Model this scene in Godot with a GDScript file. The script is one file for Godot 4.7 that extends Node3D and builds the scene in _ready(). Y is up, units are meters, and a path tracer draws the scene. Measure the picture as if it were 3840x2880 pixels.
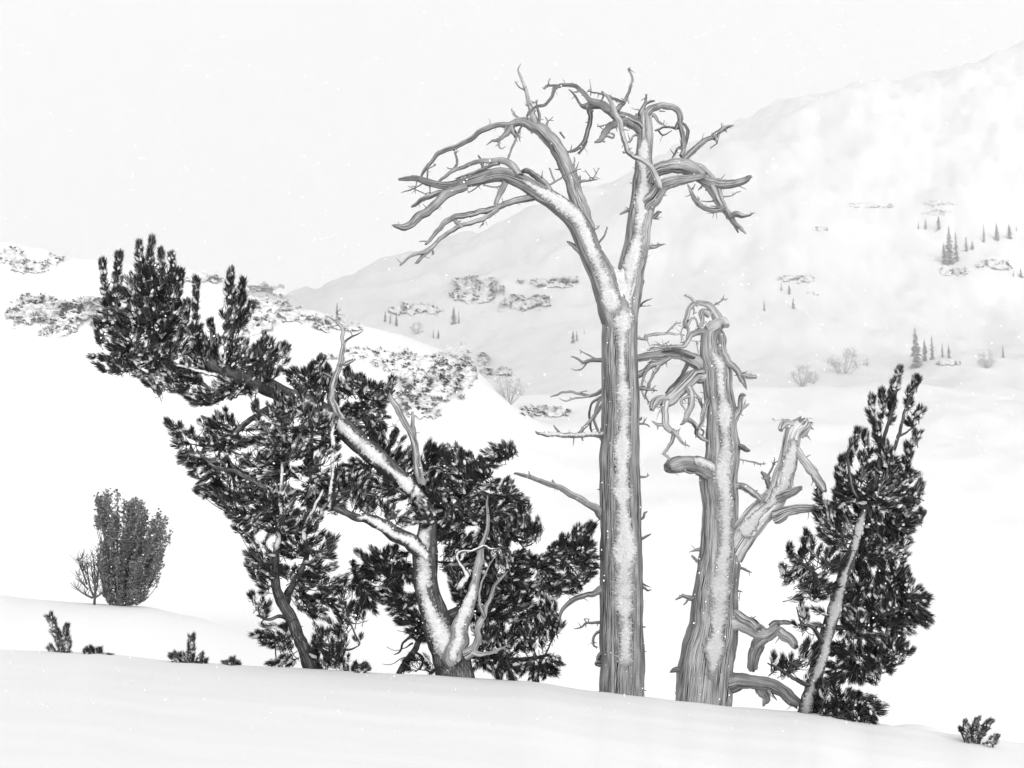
extends Node3D
# A snow squall on a mountain slope: two bleached snags, three wind-bent pines, rocky ridges fading into blown snow.

const SNOW := 0.85         # linear
const EXPOSURE := 1.47
const EYE := Vector3(0, 1.4, 0)
const PITCH := 6.5
const FOV := 30.6
const D := 13.0                                   # metres to the trees on the crest
var tf := tan(deg_to_rad(FOV / 2.0))
var MPP := D * tf / 1440.0                        # metres per photograph pixel at the trees
var wind := Vector3(0.06, 0.28, 1.0).normalized() # snow is plastered on the side it blows onto
var noise := FastNoiseLite.new()
var noise2 := FastNoiseLite.new()
var rng := RandomNumberGenerator.new()
var M := {}
var names := {}

func _ready():
	# --- camera, sky, sun, exposure
	var cam := Camera3D.new()
	cam.name = "camera"
	cam.fov = FOV
	cam.near = 0.05
	cam.far = 4000.0
	add_child(cam)
	cam.position = EYE
	cam.rotation_degrees = Vector3(PITCH, 0, 0)
	cam.current = true
	var sky_m := ProceduralSkyMaterial.new()
	sky_m.sky_top_color = grey(0.27)
	sky_m.sky_horizon_color = Color(1.0, 1.0, 1.0)
	sky_m.sky_curve = 0.75
	sky_m.ground_bottom_color = Color(0.9, 0.9, 0.9)
	sky_m.ground_horizon_color = Color(1, 1, 1)
	sky_m.sun_angle_max = 1.0
	var env := Environment.new()
	env.background_mode = Environment.BG_SKY
	env.sky = Sky.new()
	env.sky.sky_material = sky_m
	env.tonemap_mode = Environment.TONE_MAPPER_LINEAR
	env.tonemap_exposure = EXPOSURE
	env.sdfgi_enabled = true
	env.ssao_enabled = true
	env.ssil_enabled = true
	env.volumetric_fog_enabled = true
	env.volumetric_fog_density = 0.0
	var we := WorldEnvironment.new()
	we.name = "environment"
	we.environment = env
	add_child(we)
	var sun := DirectionalLight3D.new()
	sun.name = "sun"
	sun.light_energy = 0.95
	sun.light_color = Color(1, 1, 1)
	sun.light_angular_distance = 80.0
	sun.sky_mode = DirectionalLight3D.SKY_MODE_LIGHT_ONLY
	sun.shadow_enabled = true
	add_child(sun)
	sun.rotation_degrees = Vector3(-5, 10, 0)
	noise.seed = 11
	noise.frequency = 1.0
	noise.fractal_octaves = 3
	noise2.seed = 29
	noise2.frequency = 1.0
	noise2.fractal_octaves = 2
	materials()
	# --- the setting, then the trees, then small things
	build_ground()
	build_rocks()
	build_far_trees()
	build_tall_snag()
	build_short_snag()
	build_leaning_pine()
	build_slender_pine()
	build_right_pine()
	build_mound_tree()
	build_saplings()
	build_snowfall()
	build_squalls()

# ------------------------------------------------------------------ naming
func numbered(n: String) -> String:
	if not names.has(n):
		names[n] = 0
		return n
	names[n] += 1
	return "%s_%03d" % [n, names[n]]

func thing(called: String, label: String, category: String, at: Vector3, group := "") -> Node3D:
	var o := Node3D.new()
	o.name = numbered(called)
	add_child(o)
	o.position = at
	tag(o, label, category, group)
	return o

func tag(o: Node, label: String, category: String, group := ""):
	o.set_meta("label", label)
	o.set_meta("category", category)
	if group != "":
		o.set_meta("group", group)

# ------------------------------------------------------------------ photograph pixel -> place
func S(x: float, y: float, d: float) -> Vector3:
	var v := Vector3((x - 1920.0) / 1440.0 * tf, -(y - 1440.0) / 1440.0 * tf, -1.0)
	v = v.rotated(Vector3.RIGHT, deg_to_rad(PITCH))
	return EYE + v * (d / -v.z)

func DP(x: float, y: float, d: float) -> Vector3:   # the same from a 2212-pixel-wide copy
	return S(x * 1.736, y * 1.736, d)

func table(x: float, t: Array) -> float:
	if x <= t[0]:
		return t[1]
	for i in range(0, t.size() - 2, 2):
		if x <= t[i + 2]:
			var k: float = (x - t[i]) / (t[i + 2] - t[i])
			k = lerpf(k, k * k * (3.0 - 2.0 * k), 0.5)
			return lerpf(t[i + 1], t[i + 3], k)
	return t[t.size() - 1]

# ------------------------------------------------------------------ a mesh under construction
class Buf:
	var v := PackedVector3Array()
	var n := PackedVector3Array()
	var uv := PackedVector2Array()
	var c := PackedColorArray()
	var i := PackedInt32Array()
	func mesh(m: Material) -> ArrayMesh:
		var a := []
		a.resize(Mesh.ARRAY_MAX)
		a[Mesh.ARRAY_VERTEX] = v
		a[Mesh.ARRAY_NORMAL] = n
		a[Mesh.ARRAY_TEX_UV] = uv
		a[Mesh.ARRAY_COLOR] = c
		a[Mesh.ARRAY_INDEX] = i
		var r := ArrayMesh.new()
		r.add_surface_from_arrays(Mesh.PRIMITIVE_TRIANGLES, a)
		r.surface_set_material(0, m)
		return r
	# a grid of rows x cols points, wound so that cross(along columns, along rows) is the outside
	func grid(p: PackedVector3Array, col: PackedColorArray, tex: PackedVector2Array, rows: int, cols: int, wrap: bool, keep := PackedFloat32Array()):
		var b := v.size()
		for r in rows:
			var r0 := maxi(r - 1, 0) * cols
			var r1 := mini(r + 1, rows - 1) * cols
			for k in cols:
				var k0 := k - 1
				var k1 := k + 1
				if wrap:   # the last column repeats the first
					if k == 0: k0 = cols - 2
					if k == cols - 1: k1 = 1
				else:
					k0 = maxi(k0, 0)
					k1 = mini(k1, cols - 1)
				var nn := (p[r * cols + k1] - p[r * cols + k0]).cross(p[r1 + k] - p[r0 + k])
				n.append(nn.normalized() if nn.length_squared() > 1e-18 else Vector3.UP)
		v.append_array(p)
		c.append_array(col)
		uv.append_array(tex)
		var all := keep.is_empty()
		for r in rows - 1:
			for k in cols - 1:
				var a := r * cols + k
				if not all and maxf(maxf(keep[a], keep[a + 1]), maxf(keep[a + cols], keep[a + cols + 1])) <= 0.0:
					continue
				i.append_array([b + a, b + a + cols, b + a + 1, b + a + 1, b + a + cols, b + a + cols + 1])

func put(parent: Node, called: String, buf: Buf, m: Material, shift := Vector3.ZERO) -> MeshInstance3D:
	var o := MeshInstance3D.new()
	o.name = numbered(called) if parent == self else called
	if buf.v.size() == 0:
		o.name = "empty"
		return o
	o.mesh = buf.mesh(m)
	o.position = shift
	parent.add_child(o, true)
	return o

# ------------------------------------------------------------------ materials
func grey(v: float) -> Color:      # linear grey as an sRGB colour
	return Color(v, v, v).linear_to_srgb()

func picture(w: int, h: int, f: Callable) -> ImageTexture:
	var by := PackedByteArray()
	by.resize(w * h)
	for y in h:
		for x in w:
			by[y * w + x] = int(clampf(f.call(x, y), 0.0, 1.0) * 255.0)
	var im := Image.create_from_data(w, h, false, Image.FORMAT_L8, by)
	im.convert(Image.FORMAT_RGB8)
	return ImageTexture.create_from_image(im)

func materials():
	rng.seed = 5
	# weathered wood: long fine grain, with darker checks that wander, start and stop along it
	var W := 384
	var H := 768
	var field := PackedFloat32Array()
	field.resize(W * H)
	var g := FastNoiseLite.new()
	g.seed = 3
	g.frequency = 1.0
	g.fractal_octaves = 2
	for y in H:
		var yy := float(y) / H
		for x in W:
			var xx := float(x) / W * TAU
			var cx := cos(xx)
			var sx := sin(xx)
			var fine := g.get_noise_3d(cx * 9.0, sx * 9.0, sin(yy * TAU) * 0.9 + cos(yy * TAU) * 0.7)
			var mid := g.get_noise_3d(cx * 3.2 + 7.0, sx * 3.2, sin(yy * TAU) * 0.6 + 4.0)
			var speck := g.get_noise_3d(cx * 20.0, sx * 20.0, sin(yy * TAU) * 9.0 + cos(yy * TAU) * 6.0)
			field[y * W + x] = 0.90 + 0.22 * fine + 0.16 * mid + 0.12 * speck
	for crack in 84:
		var main := crack < 24
		var x0 := rng.randf() * W
		var y0 := rng.randi() % H
		var len_ := rng.randi_range(200, 700) if main else rng.randi_range(60, 400)
		var wide := rng.randf_range(2.0, 4.6) if main else rng.randf_range(1.0, 2.4)
		var deep := rng.randf_range(0.5, 0.85) if main else rng.randf_range(0.25, 0.6)
		var ph := rng.randf() * 9.0
		for s in len_:
			var k := float(s) / len_
			var wdt := wide * sqrt(sin(PI * k)) * (0.85 + 0.25 * sin(s * 0.03 + ph))
			var xc := x0 + 3.5 * sin(s * 0.008 + ph) + 2.0 * sin(s * 0.05 + ph * 2.0)
			var yy2 := (y0 + s) % H
			for q in range(-8, 9):
				var px := int(floor(xc)) + q
				var dist := absf(px + 0.5 - xc)
				var f := clampf(1.0 - dist / maxf(wdt, 0.2), 0.0, 1.0)
				if f > 0.0:
					var at := yy2 * W + posmod(px, W)
					field[at] *= 1.0 - deep * minf(1.0, f * 1.6)
	var wood_t := picture(W, H, func(x, y): return field[y * W + x])
	var wood := StandardMaterial3D.new()
	wood.vertex_color_use_as_albedo = true
	wood.albedo_texture = wood_t
	wood.roughness = 0.9
	wood.metallic_specular = 0.25
	wood.heightmap_enabled = true
	wood.heightmap_texture = wood_t
	wood.heightmap_scale = 0.6
	M.wood = wood
	# bark of the living pines: small scales with dark gaps
	var b := FastNoiseLite.new()
	b.noise_type = FastNoiseLite.TYPE_CELLULAR
	b.cellular_return_type = FastNoiseLite.RETURN_DISTANCE2_SUB
	b.frequency = 1.0
	b.seed = 8
	var bark_t := picture(256, 256, func(x, y):
		var a: float = x / 256.0 * TAU
		var c: float = y / 256.0 * TAU
		var n1 := b.get_noise_3d(cos(a) * 2.6, sin(a) * 2.6, cos(c) * 1.5 + sin(c) * 1.1)
		var n2 := g.get_noise_3d(cos(a) * 9.0, sin(a) * 9.0, cos(c) * 8.0 + sin(c) * 6.0)
		return 0.42 + clampf((n1 + 1.0) * 1.3, 0.0, 0.6) + 0.3 * n2)
	var bark := StandardMaterial3D.new()
	bark.vertex_color_use_as_albedo = true
	bark.albedo_texture = bark_t
	bark.roughness = 0.95
	bark.metallic_specular = 0.2
	bark.heightmap_enabled = true
	bark.heightmap_texture = bark_t
	bark.heightmap_scale = 1.0
	M.bark = bark
	# plain tinted surfaces: needles, twigs, rock, trunk snow
	for k in [["needle", 0.75, 0.2], ["plain", 0.95, 0.15], ["rock", 0.95, 0.1]]:
		var m := StandardMaterial3D.new()
		m.vertex_color_use_as_albedo = true
		m.roughness = k[1]
		m.metallic_specular = k[2]
		M[k[0]] = m
	var nt := NoiseTexture2D.new()
	nt.width = 512
	nt.height = 512
	nt.seamless = true
	var nn := FastNoiseLite.new()
	nn.seed = 17
	nn.frequency = 0.035
	nn.fractal_octaves = 5
	nt.noise = nn
	var rime := StandardMaterial3D.new()
	rime.vertex_color_use_as_albedo = true
	rime.roughness = 1.0
	rime.metallic_specular = 0.1
	rime.heightmap_enabled = true
	rime.heightmap_texture = nt
	rime.heightmap_scale = 1.5
	rime.uv1_triplanar = true
	rime.uv1_scale = Vector3(2.2, 5.5, 2.2)
	M.rime = rime
	var snow := StandardMaterial3D.new()
	snow.albedo_color = grey(SNOW)
	snow.roughness = 0.95
	snow.metallic_specular = 0.2
	snow.heightmap_enabled = true
	snow.heightmap_texture = nt
	snow.heightmap_scale = 0.25
	snow.uv1_triplanar = true
	snow.uv1_world_triplanar = true
	snow.uv1_scale = Vector3(0.9, 0.9, 1.7)
	M.snow = snow
	M.rock.heightmap_enabled = true
	M.rock.heightmap_texture = nt
	M.rock.heightmap_scale = 4.0
	M.rock.uv1_triplanar = true
	M.rock.uv1_world_triplanar = true
	M.rock.uv1_scale = Vector3(0.5, 1.1, 0.5)
	M.flake = StandardMaterial3D.new()
	M.flake.albedo_color = grey(SNOW)
	M.flake.roughness = 1.0

# ------------------------------------------------------------------ ground
func slope(y: float) -> float:     # rise per metre of depth of a row (2212-wide copy)
	return (DP(1106, y, 1.0) - EYE).y

func crest(x: float) -> float:
	return table(x, [-600.0, 1385.0, 0.0, 1404.0, 200.0, 1411.0, 400.0, 1430.0, 600.0, 1441.0, 900.0, 1458.0, 1130.0, 1473.0, 1293.0, 1497.0, 1390.0, 1508.0, 1470.0, 1518.0, 1580.0, 1530.0, 1700.0, 1538.0, 1745.0, 1542.0, 1860.0, 1563.0, 2060.0, 1591.0, 2212.0, 1612.0, 2900.0, 1690.0])

func knots(x: float) -> Array:
	var yc := crest(x)
	var sc := slope(yc)
	var hc := 12.7 * sc
	var yr := table(x, [-900.0, 560.0, -300.0, 530.0, 0.0, 541.0, 60.0, 556.0, 130.0, 574.0, 220.0, 582.0, 400.0, 592.0, 560.0, 622.0, 660.0, 652.0, 760.0, 700.0, 850.0, 722.0, 1000.0, 770.0, 1200.0, 880.0, 1500.0, 905.0])
	var yf := table(x, [-900.0, 720.0, 300.0, 690.0, 560.0, 645.0, 700.0, 618.0, 850.0, 570.0, 1000.0, 520.0, 1300.0, 395.0, 1600.0, 268.0, 1750.0, 215.0, 2000.0, 165.0, 2212.0, 110.0, 2600.0, 40.0])
	var ym := table(x, [-600.0, 1255.0, 0.0, 1285.0, 90.0, 1296.0, 180.0, 1303.0, 320.0, 1311.0, 420.0, 1332.0, 560.0, 1374.0, 720.0, 1440.0, 820.0, 1490.0, 1000.0, 1800.0])
	var left := 1.0 - smoothstep(950.0, 1300.0, x)
	var drift := exp(-pow((x - 1975.0) / 95.0, 2.0))
	var d := [0.5, 2.0, 8.0, 12.7, 13.6, 15.2, 18.0, 27.0, 45.0, 54.0, 72.0, 95.0, 118.0, 140.0, 152.0, 230.0, 420.0, 520.0, 1000.0]
	var h := [hc - 0.34, hc - 0.3, hc - 0.1, hc,
		13.6 * sc - 0.04, 15.2 * sc - 0.13 + drift * 0.2, 18.0 * sc - 0.6, 27.0 * sc - 2.0,
		45.0 * slope(minf(ym, yc + 110.0)), 54.0 * slope(minf(ym + 30.0, yc + 90.0)), 72.0 * slope(1345.0), 95.0 * slope(1150.0),
		118.0 * slope(lerpf(1020.0, lerpf(870.0, yr + 140.0, 0.6), left)), 140.0 * slope(lerpf(920.0, yr, left)), 152.0 * slope(lerpf(885.0, yr + 45.0, left)),
		230.0 * slope(lerpf(760.0, 800.0, left)), 420.0 * slope(yf), 520.0 * slope(yf + 70.0), 1000.0 * slope(yf + 110.0)]
	var m := []
	for i in d.size():
		if i == 0 or i == d.size() - 1:
			m.append(0.0)
			continue
		var a: float = (h[i] - h[i - 1]) / (d[i] - d[i - 1])
		var b: float = (h[i + 1] - h[i]) / (d[i + 1] - d[i])
		m.append(2.0 * a * b / (a + b) if a * b > 0.0 else 0.0)
	return [d, h, m]

func relief(k: Array, a: float, d: float) -> float:
	var i := 0
	while i < k[0].size() - 2 and d > k[0][i + 1]:
		i += 1
	var w: float = k[0][i + 1] - k[0][i]
	var t := clampf((d - k[0][i]) / w, 0.0, 1.0)
	var t2 := t * t
	var t3 := t2 * t
	var h: float = (2 * t3 - 3 * t2 + 1) * k[1][i] + (t3 - 2 * t2 + t) * w * k[2][i] + (3 * t2 - 2 * t3) * k[1][i + 1] + (t3 - t2) * w * k[2][i + 1]
	var x := a * d
	var far := smoothstep(60.0, 130.0, d)
	h += far * d * (0.014 * noise.get_noise_2d(x * 0.02, d * 0.013) + 0.006 * noise.get_noise_2d(x * 0.07 + 50.0, d * 0.05))
	h += (1.0 - far) * 0.013 * noise.get_noise_2d(x * 0.22, d * 0.6) * smoothstep(1.0, 5.0, d)
	h += (1.0 - far) * 0.005 * noise2.get_noise_2d(x * 0.55 + d * 0.3, d * 2.1) * smoothstep(3.0, 6.0, d)
	return EYE.y + h

func pixel_of(a: float) -> float:
	return 1106.0 + a / tf * 829.5

func hit(x: float, y: float) -> float:      # metres to the ground along a row and column of the 2212-wide copy
	var p := DP(x, y, 1.0) - EYE
	var k := knots(pixel_of(p.x))
	var d := 30.0
	while d < 800.0:
		if relief(k, p.x, d) > EYE.y + p.y * d:
			return d
		d *= 1.008
	return 420.0

func build_ground():
	var cols := []
	var a := -1.3
	while a < 1.3:
		cols.append(a)
		a += 0.0024 if absf(a) < 0.44 else 0.02
	var rows := []
	var d := 0.6
	while d < 1000.0:
		rows.append(d)
		d += minf(0.022 * d, 0.12) if d < 16.0 and d > 6.0 else 0.035 * d if d > 420.0 or d < 6.0 else 0.017 * d
	var ks := []
	for c in cols:
		ks.append(knots(pixel_of(c)))
	var b := Buf.new()
	var p := PackedVector3Array()
	var uv := PackedVector2Array()
	var col := PackedColorArray()
	for r in rows.size():
		var dd: float = rows[r]
		for j in cols.size():
			p.append(Vector3(cols[j] * dd, relief(ks[j], cols[j], dd), -dd))
			uv.append(Vector2.ZERO)
			col.append(Color.WHITE)
	b.grid(p, col, uv, rows.size(), cols.size(), false)
	var o := put(self, "snow_ground", b, M.snow)
	o.set_meta("kind", "structure")
	tag(o, "wind smoothed snow slope with the hillside rising behind it", "snow field")

# ------------------------------------------------------------------ limbs
# frames: [x, y, scale] of an enlargement of the photograph in which limbs were measured
const FA := [1400.0, 200.0, 0.5426]
const FB := [2200.0, 200.0, 0.5426]
const FC := [1900.0, 1000.0, 0.5426]
const FD := [1900.0, 1800.0, 0.5425]
const FE := [2300.0, 1050.0, 0.4520]
const FF := [2780.0, 1300.0, 0.8923]
const FG := [300.0, 850.0, 0.5123]
const FH := [600.0, 1100.0, 0.5424]
const FI := [800.0, 1700.0, 0.5425]
const FJ := [1300.0, 1600.0, 0.6028]
const FK := [100.0, 1750.0, 0.5122]
const FS := [0.0, 0.0, 1.0]

# a limb's course: points in the place, radii, and the photograph pixels they were measured at
class Course:
	var p := PackedVector3Array()
	var r := PackedFloat32Array()
	var px := PackedVector2Array()
	var z := PackedFloat32Array()

func course(f: Array, a: Array, depth: float, z0: float, z1: float, bow := 0.0) -> Course:
	var c := Course.new()
	var n := a.size() / 3
	for i in n:
		var q := Vector2(f[0] + a[i * 3] * f[2], f[1] + a[i * 3 + 1] * f[2])
		var k := float(i) / maxf(1.0, n - 1.0)
		var z := lerpf(z0, z1, k) + bow * sin(PI * k)
		c.px.append(q)
		c.z.append(z)
		c.p.append(S(q.x, q.y, depth - z))
		c.r.append(maxf(a[i * 3 + 2] * f[2] * 0.5 * MPP * depth / D, 0.0022))
	return c

func smooth_course(c: Course, step: float) -> Array:     # [points, radii] at even steps along a Catmull-Rom curve
	var op := PackedVector3Array()
	var orr := PackedFloat32Array()
	var n := c.p.size()
	for i in n - 1:
		var p0 := c.p[maxi(i - 1, 0)]
		var p1 := c.p[i]
		var p2 := c.p[i + 1]
		var p3 := c.p[mini(i + 2, n - 1)]
		var l := p1.distance_to(p2)
		var m := maxi(1, int(ceil(l / step)))
		for j in m:
			var t := float(j) / m
			op.append(0.5 * (2.0 * p1 + (p2 - p0) * t + (2.0 * p0 - 5.0 * p1 + 4.0 * p2 - p3) * t * t + (3.0 * p1 - p0 - 3.0 * p2 + p3) * t * t * t))
			var s := t * t * (3.0 - 2.0 * t)
			orr.append(lerpf(c.r[i], c.r[i + 1], s))
	op.append(c.p[n - 1])
	orr.append(c.r[n - 1])
	return [op, orr]

# opt: tone (base grey), frost (how much rime lies on the wind and upper side), rough, segs, broken, spurs, twist
func tube(b: Buf, c: Course, opt: Dictionary) -> Array:
	var rmax := 0.0
	for r in c.r:
		rmax = maxf(rmax, r)
	var step: float = opt.get("step", clampf(rmax * 0.55, 0.008, 0.03))
	var sm := smooth_course(c, step)
	var p: PackedVector3Array = sm[0]
	var rr: PackedFloat32Array = sm[1]
	var n := p.size()
	var segs: int = opt.get("segs", clampi(int(rmax * 330.0), 6, 30))
	var rough: float = opt.get("rough", 0.09)
	var tone: float = opt.get("tone", 0.30)
	var frost: float = opt.get("frost", 0.5)
	var twist: float = opt.get("twist", 0.8)
	var seed_: float = opt.get("seed", rng.randf() * 50.0)
	var len_ := 0.0
	# crooked centre line
	var wob: float = rmax * opt.get("crook", 0.5 if rmax < 0.02 else 0.26)
	for i in range(1, n - 1):
		var t := float(i) * step * minf(1.5, 0.05 / rmax)
		p[i] += Vector3(noise2.get_noise_2d(t * 5.0, seed_), noise2.get_noise_2d(t * 5.0, seed_ + 9.0), noise2.get_noise_2d(t * 5.0, seed_ + 19.0)) * wob
	var tang := (p[1] - p[0]).normalized()
	var nrm := tang.cross(Vector3(0.31, 0.2, 0.93)).normalized()
	if nrm.length() < 0.5:
		nrm = Vector3.RIGHT
	var gp := PackedVector3Array()
	var gc := PackedColorArray()
	var gu := PackedVector2Array()
	var reps := maxf(1.0, roundf(TAU * rmax / 0.42))
	var rows := []
	for i in n:
		tang = (p[mini(i + 1, n - 1)] - p[maxi(i - 1, 0)]).normalized()
		nrm = (nrm - tang * nrm.dot(tang)).normalized()
		var bi := tang.cross(nrm)
		if i > 0:
			len_ += p[i].distance_to(p[i - 1])
		var r := rr[i] * (1.0 + (0.0 if rmax > 0.12 else 0.13) * noise2.get_noise_2d(len_ * 9.0, seed_ + 70.0))
		rows.append([p[i], nrm, bi, tang, r, len_])
		for k in segs + 1:
			var th := TAU * (k % segs) / segs
			var ct := cos(th)
			var st := sin(th)
			var o := nrm * ct + bi * st
			var th2 := th + twist * len_
			var f := 0.0
			var lum := 0.0
			if rmax > 0.012:
				f = noise.get_noise_3d(cos(th2) * (1.2 + rmax * 6.0) + seed_, sin(th2) * (1.2 + rmax * 6.0), len_ * 1.3)
				lum = noise2.get_noise_3d(ct * 1.4 + seed_, st * 1.4, len_ * 2.6)
			var rad := r * (1.0 + rough * 1.3 * f + rough * 0.9 * lum)
			var e := 0.0
			if i == n - 1 and opt.get("broken", true):
				e = minf(r * 3.0, 0.03 + r * 0.5) * (noise.get_noise_3d(ct * 3.1, st * 3.1, seed_) + 0.05)
			var pt := p[i] + o * rad + tang * e
			gp.append(pt)
			var uu := float(k) / segs * reps
			if rmax < 0.06:      # slim limbs wear the grain at its own scale, mirrored so that it closes
				uu = absf(float(k) / segs * 2.0 - 1.0) * clampf(PI * rmax / 0.42, 0.08, 0.5)
			gu.append(Vector2(uu + seed_, len_ / 1.0 + seed_))
			var face := clampf(o.dot(wind) * 0.75 + o.y * 0.55, -0.4, 1.0)
			var dust := clampf((face + 0.9 * noise2.get_noise_3d(pt.x * 9.0, pt.y * 4.0, pt.z * 9.0 + seed_)) * frost, 0.0, 1.0)
			var v := tone * (1.0 + 0.35 * lum + 0.30 * f)
			v = lerpf(v, 0.56, dust)
			gc.append(Color(v, v, v))
	b.grid(gp, gc, gu, n, segs + 1, true)
	# the end: a shallow splintered cup
	if rr[n - 1] > 0.004:
		var base := b.v.size()
		var cap := p[n - 1] - tang * rr[n - 1] * 0.5
		b.v.append(cap)
		b.n.append(tang)
		b.uv.append(Vector2(seed_, seed_))
		b.c.append(Color(tone * 0.8, tone * 0.8, tone * 0.8))
		for k in segs + 1:
			var q := gp[(n - 1) * (segs + 1) + k]
			b.v.append(q)
			b.n.append(tang)
			b.uv.append(Vector2(k * 0.02, 0.0))
			b.c.append(gc[(n - 1) * (segs + 1) + k])
		for k in segs:
			b.i.append_array([base, base + 2 + k, base + 1 + k])
	# short dead spurs all along it
	var spurs: float = opt.get("spurs", 0.0)
	var every := int(1.0 / maxf(spurs * step, 0.001)) if spurs > 0.0 else 0
	if every > 0:
		var i := rng.randi() % maxi(every, 1)
		while i < n - 2:
			var row: Array = rows[i]
			var th := rng.randf() * TAU
			var o: Vector3 = row[1] * cos(th) + row[2] * sin(th)
			var l := 0.014 + 0.07 * pow(rng.randf(), 2.2)
			var w := rng.randf_range(0.003, 0.007)
			spike(b, row[0] + o * row[4] * 0.8, (o + row[3] * rng.randf_range(-0.7, 0.9)).normalized(), l + row[4] * 0.2, w, tone * 0.7)
			i += maxi(1, int(every * rng.randf_range(0.4, 1.7)))
	return rows

func spike(b: Buf, at: Vector3, dir: Vector3, l: float, w: float, tone: float):
	var s := dir.cross(Vector3(0.3, 0.5, 0.8)).normalized()
	var t := dir.cross(s)
	var base := b.v.size()
	var bend := s * rng.randf_range(-0.3, 0.3) * l
	for lev in 3:
		var q := at + dir * l * lev * 0.5 + bend * lev * lev * 0.25
		var r: float = w * [1.0, 0.7, 0.25][lev]
		for k in 4:
			var o := s * cos(TAU * k / 4.0) + t * sin(TAU * k / 4.0)
			b.v.append(q + o * r)
			b.n.append(o)
			b.uv.append(Vector2(k * 0.1, lev * 0.02))
			b.c.append(Color(tone, tone, tone))
	for lev in 2:
		for k in 4:
			var a := base + lev * 4 + k
			var c := base + lev * 4 + (k + 1) % 4
			b.i.append_array([a, a + 4, c, c, a + 4, c + 4])

# rime plastered on the windward side of a limb: a crust of its own thickness that thins out to scattered grains
# half: half angle of the strip in degrees, thick: metres at its middle
func crust(b: Buf, rows: Array, half: float, thick: float, seed_: float, from := 0.0, to := 1.0, lean := 0.0, half_end := 0.0, white := 0.36):
	var n := rows.size()
	var i0 := int(from * (n - 1))
	var i1 := int(to * (n - 1))
	var big: float = rows[i0][4]
	var cols := clampi(int(deg_to_rad(half) * 3.4 * big / 0.0055), 15, 49)
	var pts := PackedVector3Array()
	var keep := PackedFloat32Array()
	var col := PackedColorArray()
	var uv := PackedVector2Array()
	var cnt := 0
	for i in range(i0, i1):
		var r0: Array = rows[i]
		var r1: Array = rows[i + 1]
		var sub := clampi(int(ceil(r0[0].distance_to(r1[0]) / 0.0065)), 1, 5)
		for q in sub:
			var t := float(q) / sub
			var pos: Vector3 = r0[0].lerp(r1[0], t)
			var tg: Vector3 = r0[3].lerp(r1[3], t).normalized()
			var rad: float = lerpf(r0[4], r1[4], t)
			var len_: float = lerpf(r0[5], r1[5], t)
			var w := wind - tg * wind.dot(tg)
			w = w.normalized()
			var side := tg.cross(w)
			var along := (i - i0 + t) / maxf(1.0, i1 - i0)
			var hr := deg_to_rad(half)
			if half_end > 0.0:
				hr = deg_to_rad(lerpf(half, half_end, smoothstep(0.86, 0.98, along)))
			var wide := hr * (1.0 + 0.8 * noise2.get_noise_2d(len_ * 1.9, seed_))
			var mid := lean * hr + 0.30 * hr * noise2.get_noise_2d(len_ * 1.3, seed_ + 30.0)
			var fade := smoothstep(0.0, 0.08, along) * (1.0 - smoothstep(0.9, 1.0, along))
			var patch := 0.55 * noise2.get_noise_2d(len_ * 2.6, seed_ + 60.0)
			for k in cols:
				var u := (float(k) / (cols - 1) - 0.5) * 2.0
				var th := u * hr * 1.7 + lean * hr
				var d := absf(th - mid) / wide
				var o := w * cos(th) + side * sin(th)
				var arc := th * rad
				var nz := 0.9 * noise.get_noise_3d(arc * 16.0, len_ * 34.0, seed_) + 0.8 * noise2.get_noise_3d(arc * 38.0, len_ * 75.0, seed_ + 5.0)
				var s := 0.85 - pow(d, 1.6) + nz * (0.14 + 0.70 * minf(d, 1.2)) + patch * 1.1 - (1.0 - fade) * 1.2
				var cover := clampf(s, -0.5, 1.0)
				if k == 0 or k == cols - 1:
					cover = minf(cover, -0.2)
				keep.append(cover + 0.04)
				pts.append(pos + o * (rad * 1.03 + cover * thick + 0.001))
				var v := lerpf(white * 0.45, white, smoothstep(0.0, 0.8, cover))
				col.append(Color(v, v, v))
				uv.append(Vector2.ZERO)
			cnt += 1
	if cnt > 2:
		b.grid(pts, col, uv, cnt, cols, false, keep)

# ------------------------------------------------------------------ trees put together limb by limb
class Wood:
	var root: Node3D
	var depth := 13.0
	var parts := {}        # a part's name in this script -> [node, Course]
	var opt := {}

func tree(called: String, label: String, base: Vector3, depth: float, opt := {}) -> Wood:
	var t := Wood.new()
	t.root = thing(called, label, "tree", base)
	t.depth = depth
	t.opt = opt
	return t

# a limb as a part; key is only this script's handle for hanging twigs on it
func limb(t: Wood, key: String, called: String, f: Array, a: Array, z0: float, z1: float, opt := {}) -> MeshInstance3D:
	var c := course(f, a, t.depth, z0, z1, opt.get("bow", 0.0))
	var o: Dictionary = t.opt.duplicate()
	o.merge(opt, true)
	if not o.has("spurs"):
		o.spurs = 5.5
	var b := Buf.new()
	var rows := tube(b, c, o)
	var node := put(t.root, called, b, M[o.get("skin", "wood")], -t.root.position)
	if opt.has("label"):
		node.set_meta("label", opt.label)
	t.parts[key] = [node, c]
	if o.get("crust", 0.0) > 0.0:
		var s := Buf.new()
		crust(s, rows, o.get("half", 30.0), o.crust, rng.randf() * 40.0, o.get("from", 0.0), o.get("to", 1.0), o.get("lean", 0.0), o.get("half_end", 0.0), o.get("white", 0.56))
		if s.v.size() > 0:
			put(node, "rime_crust", s, M.rime)
	return node

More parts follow.
